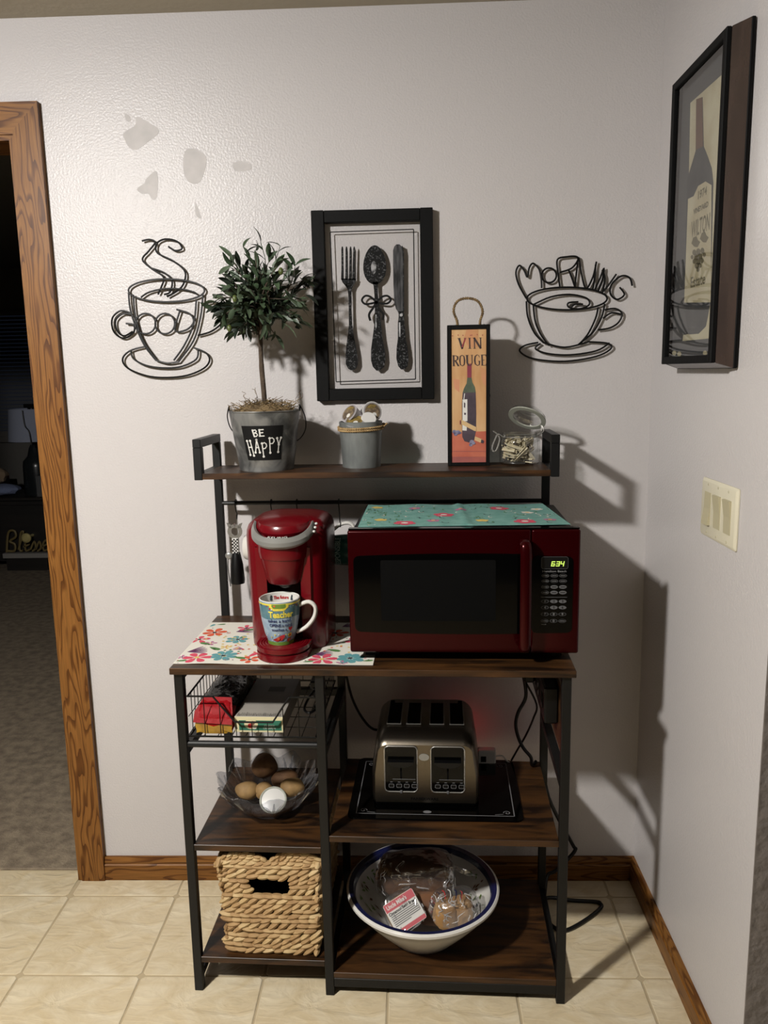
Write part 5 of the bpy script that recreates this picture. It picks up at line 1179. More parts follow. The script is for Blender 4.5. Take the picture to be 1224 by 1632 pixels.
# body: rings along the length, each ring a soft rounded rectangle
def bagring(s_):
    y = -.135 + .27 * s_; h = .070 * (1 - .42 * max(0, (.10 - s_) / .10) ** 1.5 - .5 * max(0, (s_ - .86) / .14)) ; hw = .043 * (1 - .04 * math.sin(s_ * 9)); return y, h, hw
NR, NC = 26, 28; vs = []
for i in range(NR + 1):
    y, h, hw = bagring(i / NR)
    for k in range(NC):
        a = 2 * PI * k / NC; c_, s2 = math.cos(a), math.sin(a); rx = hw * math.copysign(abs(c_) ** .45, c_); rz_ = h / 2 + h / 2 * math.copysign(abs(s2) ** .5, s2)
        cr_ = .0022 * math.sin(i * 1.9 + k * 2.3) + .0018 * math.sin(i * .8 - k * 1.4); vs.append((rx + cr_ * c_, y + (cr_ if 0 < i < NR else 0), max(.0003, rz_ + cr_ * s2)))
mb = MB(); n = NC
fm = {0: [], 1: [], 2: []}
for i in range(NR):
    for k in range(NC):
        a = 2 * PI * (k + .5) / NC; z_ = math.sin(a); f = (i * n + k, i * n + (k + 1) % n, (i + 1) * n + (k + 1) % n, (i + 1) * n + k)
        side = math.cos(a) < -.72
        mi = 0 if (z_ > .0 and not side) else (2 if z_ < -.5 or side else 1)
        if i < 3 and z_ > -.1: mi = 1
        if side and i < 9: mi = 1
        fm[mi].append(f)
mb.v = vs
for mi in fm:
    mb.f += fm[mi]; mb.m += [mi] * len(fm[mi])
c0 = len(mb.v); mb.v += [(0, -.137, .018), (0, .137, .018)]
for k in range(n): 
    z_ = math.sin(2 * PI * (k + .5) / n); mb.f.append((c0, (k + 1) % n, k)); mb.m.append(1 if z_ > .2 else 2); mb.f.append((c0 + 1, NR * n + k, NR * n + (k + 1) % n)); mb.m.append(0)
obj('pouch', mb, ['bag_black', 'bag_red', 'bag_yellow'], t, smooth=50)
mb = MB(); mb.add([(-.046, -.139, .030), (.044, -.141, .026), (.043, -.128, .046), (-.045, -.126, .050), (-.030, -.100, .0745), (.036, -.102, .0740)], [(0, 1, 2, 3), (3, 2, 5, 4)]); mb.add([(-.046, -.140, .029), (.044, -.142, .025), (.043, -.129, .047), (-.045, -.127, .051)], [(3, 2, 1, 0)]); obj('seal', mb, 'bag_red', t, smooth=60)
# tea box
t = thing('food_box', 'cream and green food carton lying in the wire basket', 'box', W(.186, .155, cz0), RA)
BW, BD_, BHh = .056, .115, .038
obj('carton', B(-BW, BW, -BD_, BD_, 0, BHh, b=.0008), 'box_lid', t, smooth=0)
mb = MB(); ff = lambda x, z: Vector((x, -BD_ - .0004, z)); mb.poly([(-BW, .0005), (BW, .0005), (BW, BHh - .0005), (-BW, BHh - .0005)], ff, 0); fg = lambda x, z: Vector((x, -BD_ - .0008, z)); mb.poly([(-BW + .010, .005), (BW - .004, .005), (BW - .004, BHh - .009), (-BW + .010, BHh - .009)], fg, 1)
fh = lambda x, z: Vector((x, -BD_ - .0011, z)); mb.disc(-.018, .020, .016, fh, 0, 16, .012); mb.disc(-.020, .016, .006, lambda x, z: Vector((x, -BD_ - .0013, z)), 3, 10); mb.disc(-.010, .013, .005, lambda x, z: Vector((x, -BD_ - .0013, z)), 4, 10); mb.disc(-.014, .023, .005, lambda x, z: Vector((x, -BD_ - .0013, z)), 5, 10)
for z_, w_ in ((.024, .016), (.016, .024), (.010, .028)): mb.text('ORGANIC' if z_ > .02 else ('CHERRY' if z_ > .012 else 'CINNAMON'), .006, lambda x, y: Vector((.024 + x, -BD_ - .0011, z_ + y)), 2, width=w_)
obj('front_print', mb, ['box_cream', 'box_green', 'white_print', 'f_red', 'cloth_white', 'ink_brown'], t, smooth=0)
mb = MB(); ftp = lambda x, y: Vector((x, y, BHh + .0004))
for k in range(26):
    x = -.050 + k * .0039; mb.poly([(x, -BD_ + .003), (x + random.choice((.001, .0018)), -BD_ + .003), (x + .001, -BD_ + random.uniform(.012, .024)), (x, -BD_ + random.uniform(.012, .024))], ftp)
o = obj('printed_lines', mb, 'ink_black', t, smooth=0); o['kind'] = 'stuff'
obj('printed_square', MB().poly([(-.01, .03), (.03, .03), (.03, .06), (-.01, .06)], ftp), 'box_side', t, smooth=0)
t = thing('charging_cable', 'black cable folded in the right of the wire basket', 'cable', W(.280, .20, cz0), RA)
obj('cord', MB().tube(spline([(-.015, .10, .003), (.010, .06, .004), (.020, -.02, .004), (.005, -.06, .004), (-.012, -.03, .004), (-.004, .05, .010), (.018, .09, .009), (.024, .03, .011), (.014, -.05, .011)], 6), .0032, 8), 'black_plastic', t)
obj('plug', B(-.018, .000, .09, .14, 0, .022, b=.003), 'black_plastic', t)

# ================================================================ left shelf: glass bowl
GL = W(.172, .166, ZL + .0002)
t = thing('glass_bowl', 'scalloped cut glass bowl holding potatoes on the left shelf', 'bowl', GL, RA)
def gw(r, z, a):
    k = max(0, (z - .015) / .075); return r * (1 + .045 * k * math.cos(10 * a)) + .002 * k * math.cos(30 * a), z + .008 * k * k * math.cos(10 * a)
mb = MB(); mb.lathe([(0, .0005), (.044, .0005), (.048, .004), (.050, .010), (.070, .022), (.096, .044), (.114, .068), (.125, .090), (.122, .0915), (.110, .069), (.091, .047), (.066, .027), (.044, .015), (0, .013)], 120, wob=gw); obj('vessel', mb, 'cut_glass', t, smooth=40)
mb = MB()
for k in range(10):
    a = 2 * PI * k / 10
    for s_ in (-1, 0, 1):
        P = []
        for q in range(5):
            z = .030 + .052 * q / 4; r = .082 + .040 * (q / 4) ** .8 ; aa = a + s_ * .20 * (q / 4); rr, zz = gw(r, z, aa); P.append((rr * math.cos(aa), rr * math.sin(aa), zz))
        mb.tube(spline(P, 3), [.0012 + .0022 * math.sin(PI * i / 12) for i in range(13)], 5)
obj('cut_pattern', mb, 'cut_glass', t)
def potato(label, off, r, rot, m_):
    o = thing('potato', label, 'potato', GL + RU * off[0] + RN * off[1] + Vector((0, 0, off[2])), 0, 'potatoes in the glass bowl'); o.rotation_euler = rot
    sd = random.random() * 9
    obj('tuber', MB().ell((0, 0, 0), r[0], r[1], r[2], 20, 12, wob=lambda p: .05 * math.sin(p.x * 3 + sd) + .04 * math.sin(p.y * 4 + p.z * 3 + sd)), m_, o)
    e_ = MB()
    for k in range(4):
        a = random.uniform(0, 6.28); p = Vector((.8 * r[0] * math.cos(a) * .6, -r[1] * .82, r[2] * .5 * math.sin(a))); e_.ell(p, .0022, .0016, .0014, 6, 4)
    obj('eyes', e_, 'potato_dark', o)
potato('large round potato on top at the back of the glass bowl', (-.020, .050, .0925), (.034, .030, .031), (0, .2, .2), 'potato_dark')
potato('pale potato at the left front in the glass bowl', (-.053, -.010, .0590), (.030, .024, .022), (0, .15, .3), 'potato')
potato('potato in the middle under the round one in the glass bowl', (-.012, -.006, .056), (.026, .022, .021), (0, -.2, -.2), 'potato')
potato('potato at the right in the glass bowl', (.058, .004, .0610), (.030, .025, .023), (0, .1, .5), 'potato')
potato('dark potato at the back right of the glass bowl', (.030, .046, .0600), (.034, .026, .024), (0, 0, .1), 'potato_dark')
lc = GL + RU * .020 + RN * -.046 + Vector((0, 0, .0545)); o = thing('jar_lid', 'white disc lid leaning on potatoes in the glass bowl', 'lid', lc, 0); o.rotation_mode = 'QUATERNION'; o.rotation_quaternion = Vector((.06, -.66, .75)).to_track_quat('Z', 'Y')
obj('disc', MB().lathe([(0, -.004), (.030, -.004), (.030, .0), (.027, .0015), (0, .0015)], 36), 'white_plastic', o); obj('rim', MB().tube([(.0305 * math.cos(a), .0305 * math.sin(a), 0) for a in [2 * PI * k / 36 for k in range(36)]], .0028, 8, closed=True), 'gasket', o)

# ================================================================ left bottom shelf: seagrass basket
SL = W(.194, .0, ZLB + .0003)
t = thing('seagrass_basket', 'woven tan seagrass basket on the left bottom shelf', 'basket', SL, RA)
BV0, BV1 = .030, .350
rowh = .0131
def bhw(z): return .106 + .011 * min(1, max(0, z / .23)), BV0, BV1
def lumps(mb, path, r, step, phase=0.0, tilt=.27):
    """plump slanted lumps strung along a path, like a plaited strand"""
    acc = 0; P = path; nxt = phase * step; tot = 0
    for i in range(len(P) - 1):
        a, b = P[i], P[i + 1]; d = b - a; ln = d.length
        while nxt <= acc + ln:
            p = a + d * ((nxt - acc) / ln); tg = d.normalized(); up = Vector((0, 0, 1)) if abs(tg.z) < .8 else Vector((1, 0, 0)); up = (up - tg * up.dot(tg)).normalized(); ot = tg.cross(up)
            ax = (tg * math.cos(tilt) + up * math.sin(tilt)).normalized(); bx = ot; cx2 = ax.cross(bx).normalized(); k1 = random.uniform(.9, 1.15)
            le = step * .72 * k1; mi = random.choice((0, 0, 1, 1, 2))
            vs = []; nseg = 6; nr = 5
            for q in range(nr + 1):
                s_ = -1 + 2 * q / nr; rr = r * max(.12, (1 - abs(s_) ** 2.4)) ** .6
                for w_ in range(nseg):
                    an = 2 * PI * w_ / nseg; vs.append(p + ax * (s_ * le) + bx * (math.cos(an) * rr * 1.0) + cx2 * (math.sin(an) * rr * .92))
            mb.add(vs, [(q * nseg + w_, q * nseg + (w_ + 1) % nseg, (q + 1) * nseg + (w_ + 1) % nseg, (q + 1) * nseg + w_) for q in range(nr) for w_ in range(nseg)] + [tuple(range(nseg)), tuple(nr * nseg + w_ for w_ in range(nseg))], mi)
            nxt += step * random.uniform(.92, 1.08)
        acc += ln
    return mb
SG = ['seagrass_a', 'seagrass_b', 'seagrass_c']
hx0, hx1 = -.040, .040; hz0_, hz1_ = .158, .196
for k in range(18):
    z = .0105 + k * .0129; hw_, a, b = bhw(z); dz = .0012 * math.sin(k * 2.1)
    wv = lambda u: .0022 * math.sin(u * 30 + k)
    mb = MB()
    fr = [Vector((hw_ * (-1 + 2 * i / 20), a + .004 * abs(-1 + 2 * i / 20) ** 4, z + wv(-1 + 2 * i / 20))) for i in range(21)]
    back = [Vector((hw_, a + .006 + (b - a) * i / 8, z)) for i in range(9)] + [Vector((hw_ - 2 * hw_ * i / 8, b, z)) for i in range(1, 9)] + [Vector((-hw_, b - (b - a - .006) * i / 8, z)) for i in range(1, 9)]
    inhole = hz0_ - .004 < z < hz1_ + .002
    if inhole:
        lumps(mb, [p for p in fr if p.x < hx0 - .004], .0080, .0215, random.random()); lumps(mb, [p for p in fr if p.x > hx1 + .004], .0080, .0215, random.random())
    else: lumps(mb, fr, .0080, .0245, random.random())
    lumps(mb, back, .0080, .0245, random.random()); obj('woven_row', mb, SG, t, smooth=50)
# raised plaited humps of the top edge, front then back
for yy in (BV0 + .001, BV1):
    for cx_, wd, hh_ in ((-.062, .056, .020), (.066, .060, .025)):
        for lay in range(3):
            P = [Vector((cx_ - wd * (1 - .22 * lay) * math.cos(PI * i / 14), yy, .236 + (hh_ - .0085 * lay + .004) * math.sin(PI * i / 14))) for i in range(15)]
            obj('woven_arch', lumps(MB(), P, .0068, .0165, random.random(), .3), SG, t, smooth=50)
    P = [Vector((-.116 + .232 * i / 12, yy - .001, .237 + .002 * math.sin(i))) for i in range(13)]; obj('woven_row', lumps(MB(), P, .0075, .019, 0), SG, t, smooth=50)
for sx_ in (-1, 1):
    P = [Vector((sx_ * .117, BV0 + (BV1 - BV0) * i / 12, .240 + .012 * math.sin(PI * i / 12 * 2) ** 2)) for i in range(13)]; obj('woven_row', lumps(MB(), P, .008, .020, 0), SG, t, smooth=50)
# added dark box, shade put into its colour so the hole looks hollow
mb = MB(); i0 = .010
mb.box(-.112 + i0, .112 - i0, BV0 + i0, BV1 - i0, .001, .004); mb.box(-.112 + i0, -.109 + i0, BV0 + i0, BV1 - i0, .004, .225); mb.box(.109 - i0, .112 - i0, BV0 + i0, BV1 - i0, .004, .225); mb.box(-.109 + i0, .109 - i0, BV1 - i0 - .003, BV1 - i0, .004, .225); mb.box(-.109 + i0, .109 - i0, BV0 + i0, BV0 + i0 + .002, .004, .150); obj('hollow_shade', mb, 'shade_inside', t, smooth=0)

# ================================================================ right shelf: mat, toaster, cables
TZR = ZRS + .0002
t = thing('counter_mat', 'black glass board with white scroll border under the toaster', 'mat', W(.583, .2335, TZR), RA)
HMX, HMY = .2075, .1495
mb = MB(); mb.prism(rrect(-HMX, HMX, -HMY, HMY, .018), lambda x, y, tt: Vector((x, y, tt)), 0, .004); obj('board', mb, 'black_gloss', t, smooth=0)
mb = MB(); bz = lambda x, y: Vector((x, y, .0042)); e_ = .020
RC = [(-HMX + e_, -HMY + e_), (HMX - e_, -HMY + e_), (HMX - e_, HMY - e_), (-HMX + e_, HMY - e_)]
for k in range(4): mb.stroke([RC[k], RC[(k + 1) % 4]], .0022, bz)
for k, (x, y) in enumerate(RC):
    sx_, sy_ = (-1 if x > 0 else 1), (-1 if y > 0 else 1)
    P = [(x + sx_ * (.016 + .009 * (1 - i / 16) * math.cos(i * .55)), y + sy_ * (.014 + .009 * (1 - i / 16) * math.sin(i * .55))) for i in range(15)]; mb.stroke(P, .0020, bz)
    mb.stroke([(x + sx_ * .025, y + sy_ * .008), (x + sx_ * .045, y + sy_ * .005)], .0016, bz)
mb.disc(-.018, -HMY + .032, .010, bz, 0, 14, .006); obj('border_print', mb, 'grey_print', t, smooth=0)
KT = W(.5605, .140, TZR + .0042)
t = thing('toaster', 'brushed steel four slot toaster on the black mat', 'toaster', KT, RA)
def tout(w_, h, r=.040, n=6, z0=.010):
    top = w_ * .93; pts = [(w_ * .985, z0), (w_, z0 + .01), (w_ * .995, z0 + h * .45)]
    for k in range(n + 1): a = PI / 2 * k / n; pts.append((top - r + r * math.cos(a), h - r + r * math.sin(a)))
    for k in range(n + 1): a = PI / 2 + PI / 2 * k / n; pts.append((-top + r + r * math.cos(a), h - r + r * math.sin(a)))
    return pts + [(-w_ * .995, z0 + h * .45), (-w_, z0 + .01), (-w_ * .985, z0)]
secs = [(0.0, .1215, .158, .022), (.004, .1255, .164, .026), (.012, .1290, .1700, .030), (.040, .1305, .1820, .036), (.10, .1310, .1870, .040), (.20, .1305, .1880, .040), (.222, .127, .180, .036), (.230, .120, .170, .030)]
mb = MB(); rings = [[(x, y, z) for x, z in tout(w_, h, r)] for y, w_, h, r in secs]; n = len(rings[0])
mb.add([p for r_ in rings for p in r_], [(k * n + i, (k + 1) * n + i, (k + 1) * n + (i + 1) % n, k * n + (i + 1) % n) for k in range(len(rings) - 1) for i in range(n)] + [tuple(range(n)), tuple((len(rings) - 1) * n + i for i in range(n - 1, -1, -1))])
obj('shell', mb, 'brushed', t, smooth=32)
obj('base', B(-.122, .122, .006, .224, 0, .0105, b=.003), 'black_plastic', t)
for x in (-.077, -.0285, .0285, .077):
    mb = MB(); zt_ = .1866; mb.box(x - .0155, x + .0155, .058, .196, zt_ - .004, zt_ + .0012); obj('slot', mb, 'black_matte', t, smooth=0)
    mb = MB(); ringv = [(x - .0172, .0562), (x + .0172, .0562), (x + .0172, .1978), (x - .0172, .1978)]; mb.tube([(a, b, zt_ + .0006 - .0012 * (1 if b < .1 else 0)) for a, b in ringv], .0012, 6, closed=True); obj('slot_edge', mb, 'silver', t)
def tz(X, Y): return ((X - 597) / 1070 * .26, .010 + (1060 - Y) / 610 * .146)
for X0, X1 in ((197, 520), (655, 985)):
    x0, zb_ = tz(X0, 940); x1, zt_ = tz(X1, 452); rr = rrect(x0, x1, zb_, zt_, .010, 5)
    tf = lambda x, z, tt=0.0: Vector((x, -.0008 - tt, z))
    pn = obj('control_panel', MB().prism(rr, tf, -.003, .0008), 'black_gloss', t, smooth=0)
    obj('panel_edge', MB().tube([(x, -.0018, z) for x, z in rr], .0016, 6, closed=True), 'chrome', pn)
    cx_ = (x0 + x1) / 2; wv = (x1 - x0)
    mb = MB(); mb.prism([(cx_ + wv * .40 * math.cos(PI + PI * k / 16), .122 + .014 * math.sin(PI + PI * k / 16)) for k in range(17)], tf, .001, .016); obj('lever', mb, 'black_plastic', pn, smooth=40)
    obj('lever_slit', B(cx_ - .002, cx_ + .002, -.0024, -.0016, .072, .118), 'black_matte', pn, smooth=0)
    obj('panel_line', B(cx_ - wv * .26, cx_ + wv * .44, -.0022, -.0016, .0705, .0715), 'grey_print', pn, smooth=0)
    for k in range(4):
        bx = cx_ - wv * .30 + k * wv * .235; mb = MB(); mb.prism(rrect(bx - .0066, bx + .0066, .0500, .0600, .003), tf, .0009, .003, 0); o1 = rrect(bx - .0066, bx + .0066, .0500, .0600, .003); o2 = rrect(bx - .0056, bx + .0056, .0510, .0590, .0025); nn = len(o1)
        mb.add([tf(x, z, .0034) for x, z in o1 + o2], [(i, (i + 1) % nn, (i + 1) % nn + nn, i + nn) for i in range(nn)], 1); mb.box(bx - .003, bx + .003, -.0022, -.0016, .0628, .0640, mi=1); obj('button', mb, ['black_plastic', 'grey_print'], pn, smooth=0)
    obj('browning_slider', MB().box(cx_ - wv * .38, cx_ + wv * .38, -.0022, -.0016, .0385, .0395).box(cx_ - .003, cx_ + .003, -.006, -.0016, .036, .043, b=.001), 'dim_print', pn, smooth=0)
obj('maker_name', MB().text('FARBERWARE', .0095, lambda x, y: Vector((x - .002, -.0006, .0195 + y)), 0, bold=.0002, width=.066), 'black_plastic', t, smooth=0)
mb = MB(); o1 = [(.0025 + .0125 * math.cos(a) - .005, .128 + .009 * math.sin(a)) for a in [2 * PI * k / 20 for k in range(20)]]; mb.prism(o1, lambda x, z, tt: Vector((x, -tt, z)), .0002, .0012); obj('emblem', mb, 'silver', t, smooth=0)
off = -Vector((.5605, .140, TZR + .0042))
P = [at_v(552, 1078, .355), at_v(562, 1115, .355), at_v(578, 1145, .358), at_v(595, 1162, .36)]; P += [Vector((.455, .372, .50)), Vector((.47, .376, .45))]
obj('cord', MB().tube([p + off for p in spline(P, 6)], .0035, 8), 'black_plastic', t)
# charger with red light
t = thing('phone_charger', 'white plug adapter behind the toaster with a red light', 'charger', W(.722, .392, TZR), RA)
obj('body', B(-.026, .022, -.030, -.004, 0, .040, b=.003), 'white_plastic', t)
obj('block', B(-.062, -.0262, -.014, .004, 0, .050, b=.003), 'white_plastic', t)
obj('socket', B(-.018, -.004, -.0308, -.0300, .008, .024), 'black_plastic', t, smooth=0)
obj('indicator', MB().ell((-.046, .002, .0575), .006, .006, .0078, 12, 8), 'red_glow', t, label='small glowing red light')
obj('cord', MB().tube(spline([(.022, -.016, .018), (.040, -.016, .020), (.052, -.018, .006), (.060, -.020, .002)], 6), .002, 8), 'white_plastic', t)
# power strip under the counter on the right
t = thing('power_strip', 'black power outlet box fixed under the counter at right', 'power strip', W(.852, .20, .655), RA)
obj('housing', B(-.018, .0143, -.11, .13, 0, .088, b=.004), 'black_plastic', t)
for y in (-.07, .0, .07): obj('socket', B(-.0196, -.018, y - .015, y + .015, .028, .060, b=.0005), 'black_gloss', t, smooth=0)
obj('plug', B(-.046, -.0202, .060, .090, .030, .056, b=.004), 'black_plastic', t)
t = thing('power_cable', 'thick black power cable looping from the outlet box', 'cable', W(.80, .30, .42), RA); off = Vector((-.80, -.30, -.42))
P = [Vector((.806, .275, .698))] + [at_v(x, y, v) for x, y, v in ((838, 1110, .285), (826, 1135, .29), (822, 1155, .295), (826, 1175, .30), (834, 1192, .31), (846, 1207, .33))] + [Vector((.838, .350, .4205)), Vector((.851, .374, .418))]
obj('cable', MB().tube([p + off for p in spline(P, 7)], .0045, 9), 'black_plastic', t)
t = thing('thin_cord', 'thin dark cord slanting down from the outlet box', 'cord', W(.80, .33, .42), RA); off = Vector((-.80, -.33, -.42))
P = [Vector((.806, .280, .690))] + [at_v(x, y, v) for x, y, v in ((855, 1122, .30), (850, 1145, .32), (838, 1172, .345), (824, 1196, .365), (815, 1212, .375))]
obj('cord', MB().tube([p + off for p in spline(P, 6)], .0027, 8), 'black_plastic', t)
# cable on the floor
t = thing('floor_cable', 'black cable looped on the tile floor behind the right leg', 'cable', (.46, -.10, 0))
P = [W(.872, .392, .42), W(.890, .40, .30)] + [at_y(x, y, -.035) for x, y in ((912, 1345), (917, 1353), (908, 1366))] + [at_y(885, 1388, -.05)] + [Vector((.418, -.075, .055)), Vector((.4045, -.115, .0075)), Vector((.4000, -.165, .0055)), Vector((.4080, -.210, .0055)), Vector((.4384, -.2304, .0055)), Vector((.500, -.190, .0055)), Vector((.5522, -.1403, .0055)), Vector((.556, -.122, .0055)), Vector((.5464, -.1140, .0055)), Vector((.48, -.108, .0055)), Vector((.420, -.1090, .0145)), Vector((.385, -.118, .0060)), Vector((.345, -.13, .0055))]
obj('cable', MB().tube([p - t.location for p in spline(P, 7)], .0052, 9), 'black_plastic', t)

# ================================================================ right bottom shelf: bowl of bread
BL = W(.550, .168, ZRB + .0003)
t = thing('bread_bowl', 'large white bowl with navy rim holding wrapped bread', 'bowl', BL, RA)
mb = MB(); mb.lathe([(0, .004), (.075, .004), (.078, 0), (.086, 0), (.090, .006), (.112, .028), (.140, .060), (.165, .090), (.182, .116), (.190, .120), (.1905, .126), (.187, .129)], 72, mi=0)
mb.lathe([(.187, .129), (.1845, .1297)], 72, mi=0); mb.lathe([(.1845, .1297), (.173, .1275), (.170, .122), (.168, .114)], 72, mi=1); mb.lathe([(.168, .114), (.158, .095), (.135, .065), (.106, .033), (.084, .014), (0, .010)], 72, mi=0)
obj('vessel', mb, ['white_ceramic', 'navy'], t)
mb = MB()
def inn(a, s_):  # a point on the inner wall
    P = [(.168, .114), (.158, .095), (.135, .065), (.106, .033)]; k = min(2.999, max(0, s_ * 3)); i = int(k); f = k - i; r = P[i][0] + (P[i + 1][0] - P[i][0]) * f - .0012; z = P[i][1] + (P[i + 1][1] - P[i][1]) * f + .0012; return Vector((r * math.cos(a), r * math.sin(a), z))
for a0, s0 in ((2.9, .45), (2.6, .30), (2.4, .55), (3.1, .7), (.35, .5), (.6, .3), (.1, .6), (1.4, .3), (1.9, .4), (3.25, .35)):
    for k in range(5):
        a1, s1 = a0 + random.gauss(0, .07), s0 + random.gauss(0, .10); ang = random.uniform(0, 6.28); ca, sa = math.cos(ang), math.sin(ang)
        mb.poly([(a1 + (x * ca - y * sa) * .09, s1 + (x * sa + y * ca) * .20) for x, y in ((-.5, 0), (-.1, .2), (.5, 0), (-.1, -.2))], inn, random.choice((0, 0, 1)))
o = obj('leaf_decoration', mb, ['cup_green', 'ink_brown'], t, smooth=0); o['kind'] = 'stuff'
def bp(u, v, z): return W(.550 + u, .168 + v, ZRB + .0003 + z)
t = thing('bread_loaf', 'large brown loaf in clear plastic at the back of the bowl', 'bread', bp(-.020, .045, .0), RA)
wl2 = lambda a: (lambda p: a * (math.sin(p.x * 5 + p.z * 7) + math.sin(p.y * 6 - p.x * 3)))
def sq(p, k=.62): return Vector([math.copysign(abs(c) ** k, c) for c in p])
def loaf(mb, rx, ry, rz, c, k=.62, a=.03, nu=26, nv=14):
    prof = [(math.sin(PI * i / nv), -math.cos(PI * i / nv)) for i in range(nv + 1)]; prof[0] = (0, -1); prof[-1] = (0, 1)
    def tf(p):
        q = sq(p, k); q = q * (1 + wl2(a)(p)); return Vector((q.x * rx, q.y * ry, q.z * rz)) + Vector(c)
    return mb.lathe(prof, nu, T=tf)
obj('loaf', loaf(MB(), .098, .050, .052, (0, .004, .1210)), 'crust', t)
obj('loaf', loaf(MB(), .062, .034, .040, (.044, -.052, .0700), .75), 'crust', t)
obj('plastic_bag', loaf(MB(), .100, .057, .059, (.002, 0, .1190), .6, .045), 'wrap', t)
mb = MB(); P = [(.080, -.02, .150), (.104, -.026, .170), (.124, -.03, .188)]
vs = []; NR, NC = 10, 18
for i in range(NR + 1):
    s_ = i / NR; c = Vector(P[0]).lerp(Vector(P[2]), s_); r = .026 * (1 - .75 * math.sin(PI * min(1, s_ * 1.5) * .9)) + .024 * max(0, s_ - .45) * 2
    for k in range(NC): a = 2 * PI * k / NC; rr = r * (1 + .22 * math.sin(k * 5 + i)); vs.append((c.x + rr * math.cos(a) * .8, c.y + rr * math.sin(a), c.z + rr * math.cos(a) * -.5))
mb.add(vs, [(i * NC + k, i * NC + (k + 1) % NC, (i + 1) * NC + (k + 1) % NC, (i + 1) * NC + k) for i in range(NR) for k in range(NC)]); obj('bag_neck', mb, 'wrap', t)
def glint_creases(n_, rx, ry, rz, c, k=.75, lo=-.2):  # thin plastic folds, drawn as pale streaks with their glints painted in
    m_ = MB()
    for i in range(n_):
        th = random.uniform(PI, 2 * PI); zz_ = random.uniform(lo, .85); d1, d2 = random.uniform(-.35, .35), random.uniform(-.5, .5); P = []
        for s_ in range(5):
            f_ = s_ / 4; z_ = max(-.95, min(.95, zz_ + d2 * f_)); a = th + d1 * f_ + .05 * math.sin(s_ * 2.0); r_ = math.sqrt(1 - z_ * z_); q_ = sq(Vector((r_ * math.cos(a), r_ * math.sin(a), z_)), k) * 1.012
            P.append(Vector((q_.x * rx, q_.y * ry, q_.z * rz)) + Vector(c))
        P = spline(P, 3); m_.tube(P, [.0003 + .0013 * math.sin(PI * j / (len(P) - 1)) for j in range(len(P))], 5)
    return m_
o = obj('wrap_glint_folds', glint_creases(34, .100, .057, .059, (.002, 0, .1190), .6, .0), 'crease_glint', t); o['kind'] = 'stuff'
# labelled pack
TLp, TRp, BRp, BLp = (W(*at_v(603, 1451, .092)), W(*at_v(652, 1417, .128)), W(*at_v(684, 1459, .104)), W(*at_v(641, 1486, .068)))
cen = (TLp + TRp + BRp + BLp) / 4; ex = ((TRp - TLp) + (BRp - BLp)); lx = ex.length / 2; ex.normalize(); ey = ((TLp - BLp) + (TRp - BRp)); ly = ey.length / 2; ey = (ey - ex * ey.dot(ex)).normalized(); ez = ex.cross(ey)
t = thing('bread_pack', 'bread pack with pink and white label leaning in the bowl', 'bread', cen - ez * .012, 0)
Mx = Matrix((ex, ey, ez)).transposed().to_4x4(); Mx.translation = cen - ez * .012; t.matrix_world = Mx
obj('loaf', loaf(MB(), lx * .50, ly * .52, .014, (0, 0, -.005), .5, .02), 'bread', t); obj('plastic_wrap', loaf(MB(), lx * .56, ly * .60, .0165, (0, .004, -.004), .5, .04), 'wrap', t)
mb = MB(); hx_, hy_ = lx / 2, ly / 2; q0 = lambda x, y: Vector((x, y, .0130)); q1 = lambda x, y: Vector((x, y, .0135))
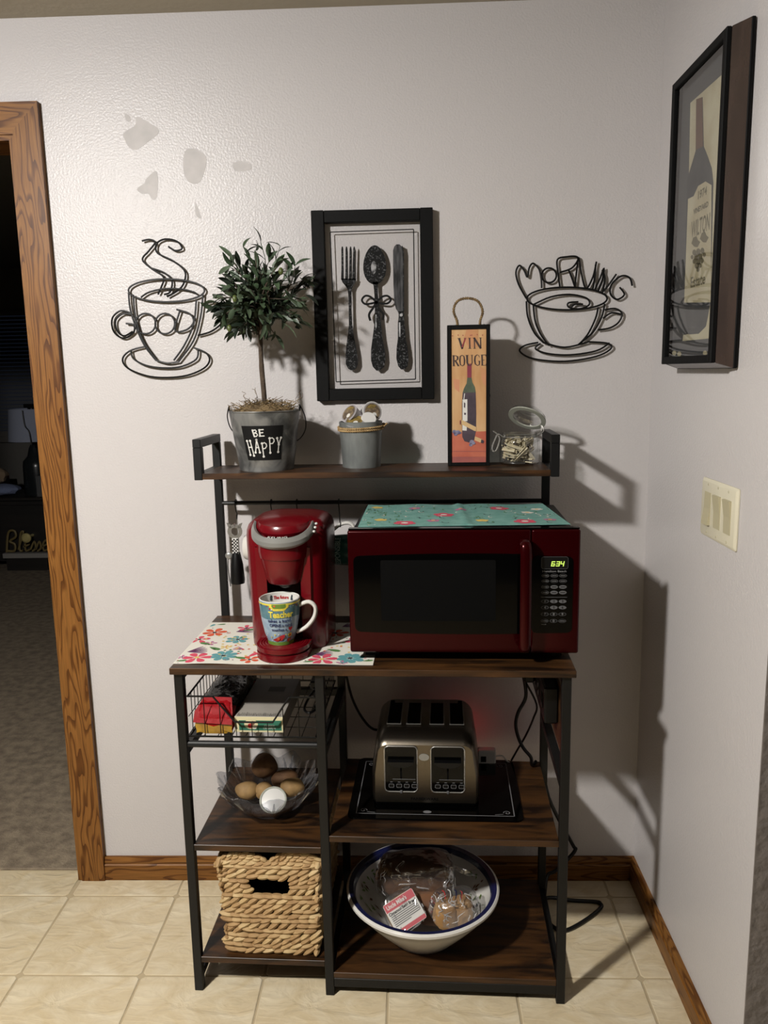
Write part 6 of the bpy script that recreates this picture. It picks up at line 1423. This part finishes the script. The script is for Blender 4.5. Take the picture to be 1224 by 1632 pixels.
mb.prism(rrect(-hx_, hx_, -hy_, hy_, .004, 3), lambda x, y, tt: Vector((x, y, tt)), .0122, .0130); mb.poly([(-hx_ + .001, hy_ * .46), (hx_ - .001, hy_ * .46), (hx_ - .001, hy_ - .001), (-hx_ + .001, hy_ - .001)], lambda x, y: Vector((x, y, .0132)), 1); mb.poly([(-hx_ + .001, -hy_ + .001), (hx_ - .001, -hy_ + .001), (hx_ - .001, -hy_ * .72), (-hx_ + .001, -hy_ * .72)], lambda x, y: Vector((x, y, .0132)), 1)
lb = obj('label_card', mb, ['white_print', 'label_pink'], t, smooth=0)
mb = MB(); mb.text("Uncle Mike's", .014, lambda x, y: q1(x - .008, hy_ * .72 + y), 0, bold=.0004, width=lx * .66); mb.text('Cinnamon Swirl Bread', .010, lambda x, y: q1(x, hy_ * .30 + y), 1, bold=.0003, width=lx * .90)
for k in range(6): mb.poly([(-hx_ * .86, hy_ * (.10 - .12 * k)), (hx_ * (.86 if k < 5 else .2), hy_ * (.10 - .12 * k)), (hx_ * (.86 if k < 5 else .2), hy_ * (.145 - .12 * k)), (-hx_ * .86, hy_ * (.145 - .12 * k))], q1, 2)
obj('lettering', mb, ['white_print', 'ink_black', 'dim_print'], lb, smooth=0)
o = obj('wrap_glint_folds', glint_creases(20, lx * .57, ly * .62, .019, (0, .004, -.004), .5, .2), 'crease_glint', t); o['kind'] = 'stuff'
t = thing('bread_rolls', 'clear wrapped golden rolls at the right of the bread bowl', 'bread', bp(.077, -.048, .0), RA)
mb = MB()
for dx, dy, dz in ((-.020, -.012, -.002), (.018, .000, .0)): loaf(mb, .030, .030, .033, (dx, dy, .094 + dz), .72, .04, 22, 12)
obj('roll', mb, 'bread', t); obj('plastic_wrap', loaf(MB(), .060, .043, .044, (.002, 0, .102), .75, .05), 'wrap', t)
o = obj('wrap_glint_folds', glint_creases(44, .060, .043, .044, (.002, 0, .102), .75, -.3), 'crease_glint', t); o['kind'] = 'stuff'
mb = MB()
for k in range(9):
    a = 1.2 + k * .26; mb.tube(spline([(.050 * math.cos(a), -.010 - .028 * math.sin(a) * .4, .108 + .032 * math.sin(a)), (.056 * math.cos(a), -.006, .112 + .036 * math.sin(a)), (.058 * math.cos(a + .1), .004, .110 + .036 * math.sin(a))], 3), .0011, 5, mi=k % 3)
obj('printed_strip', mb, ['f_red', 'navy', 'white_print'], t)
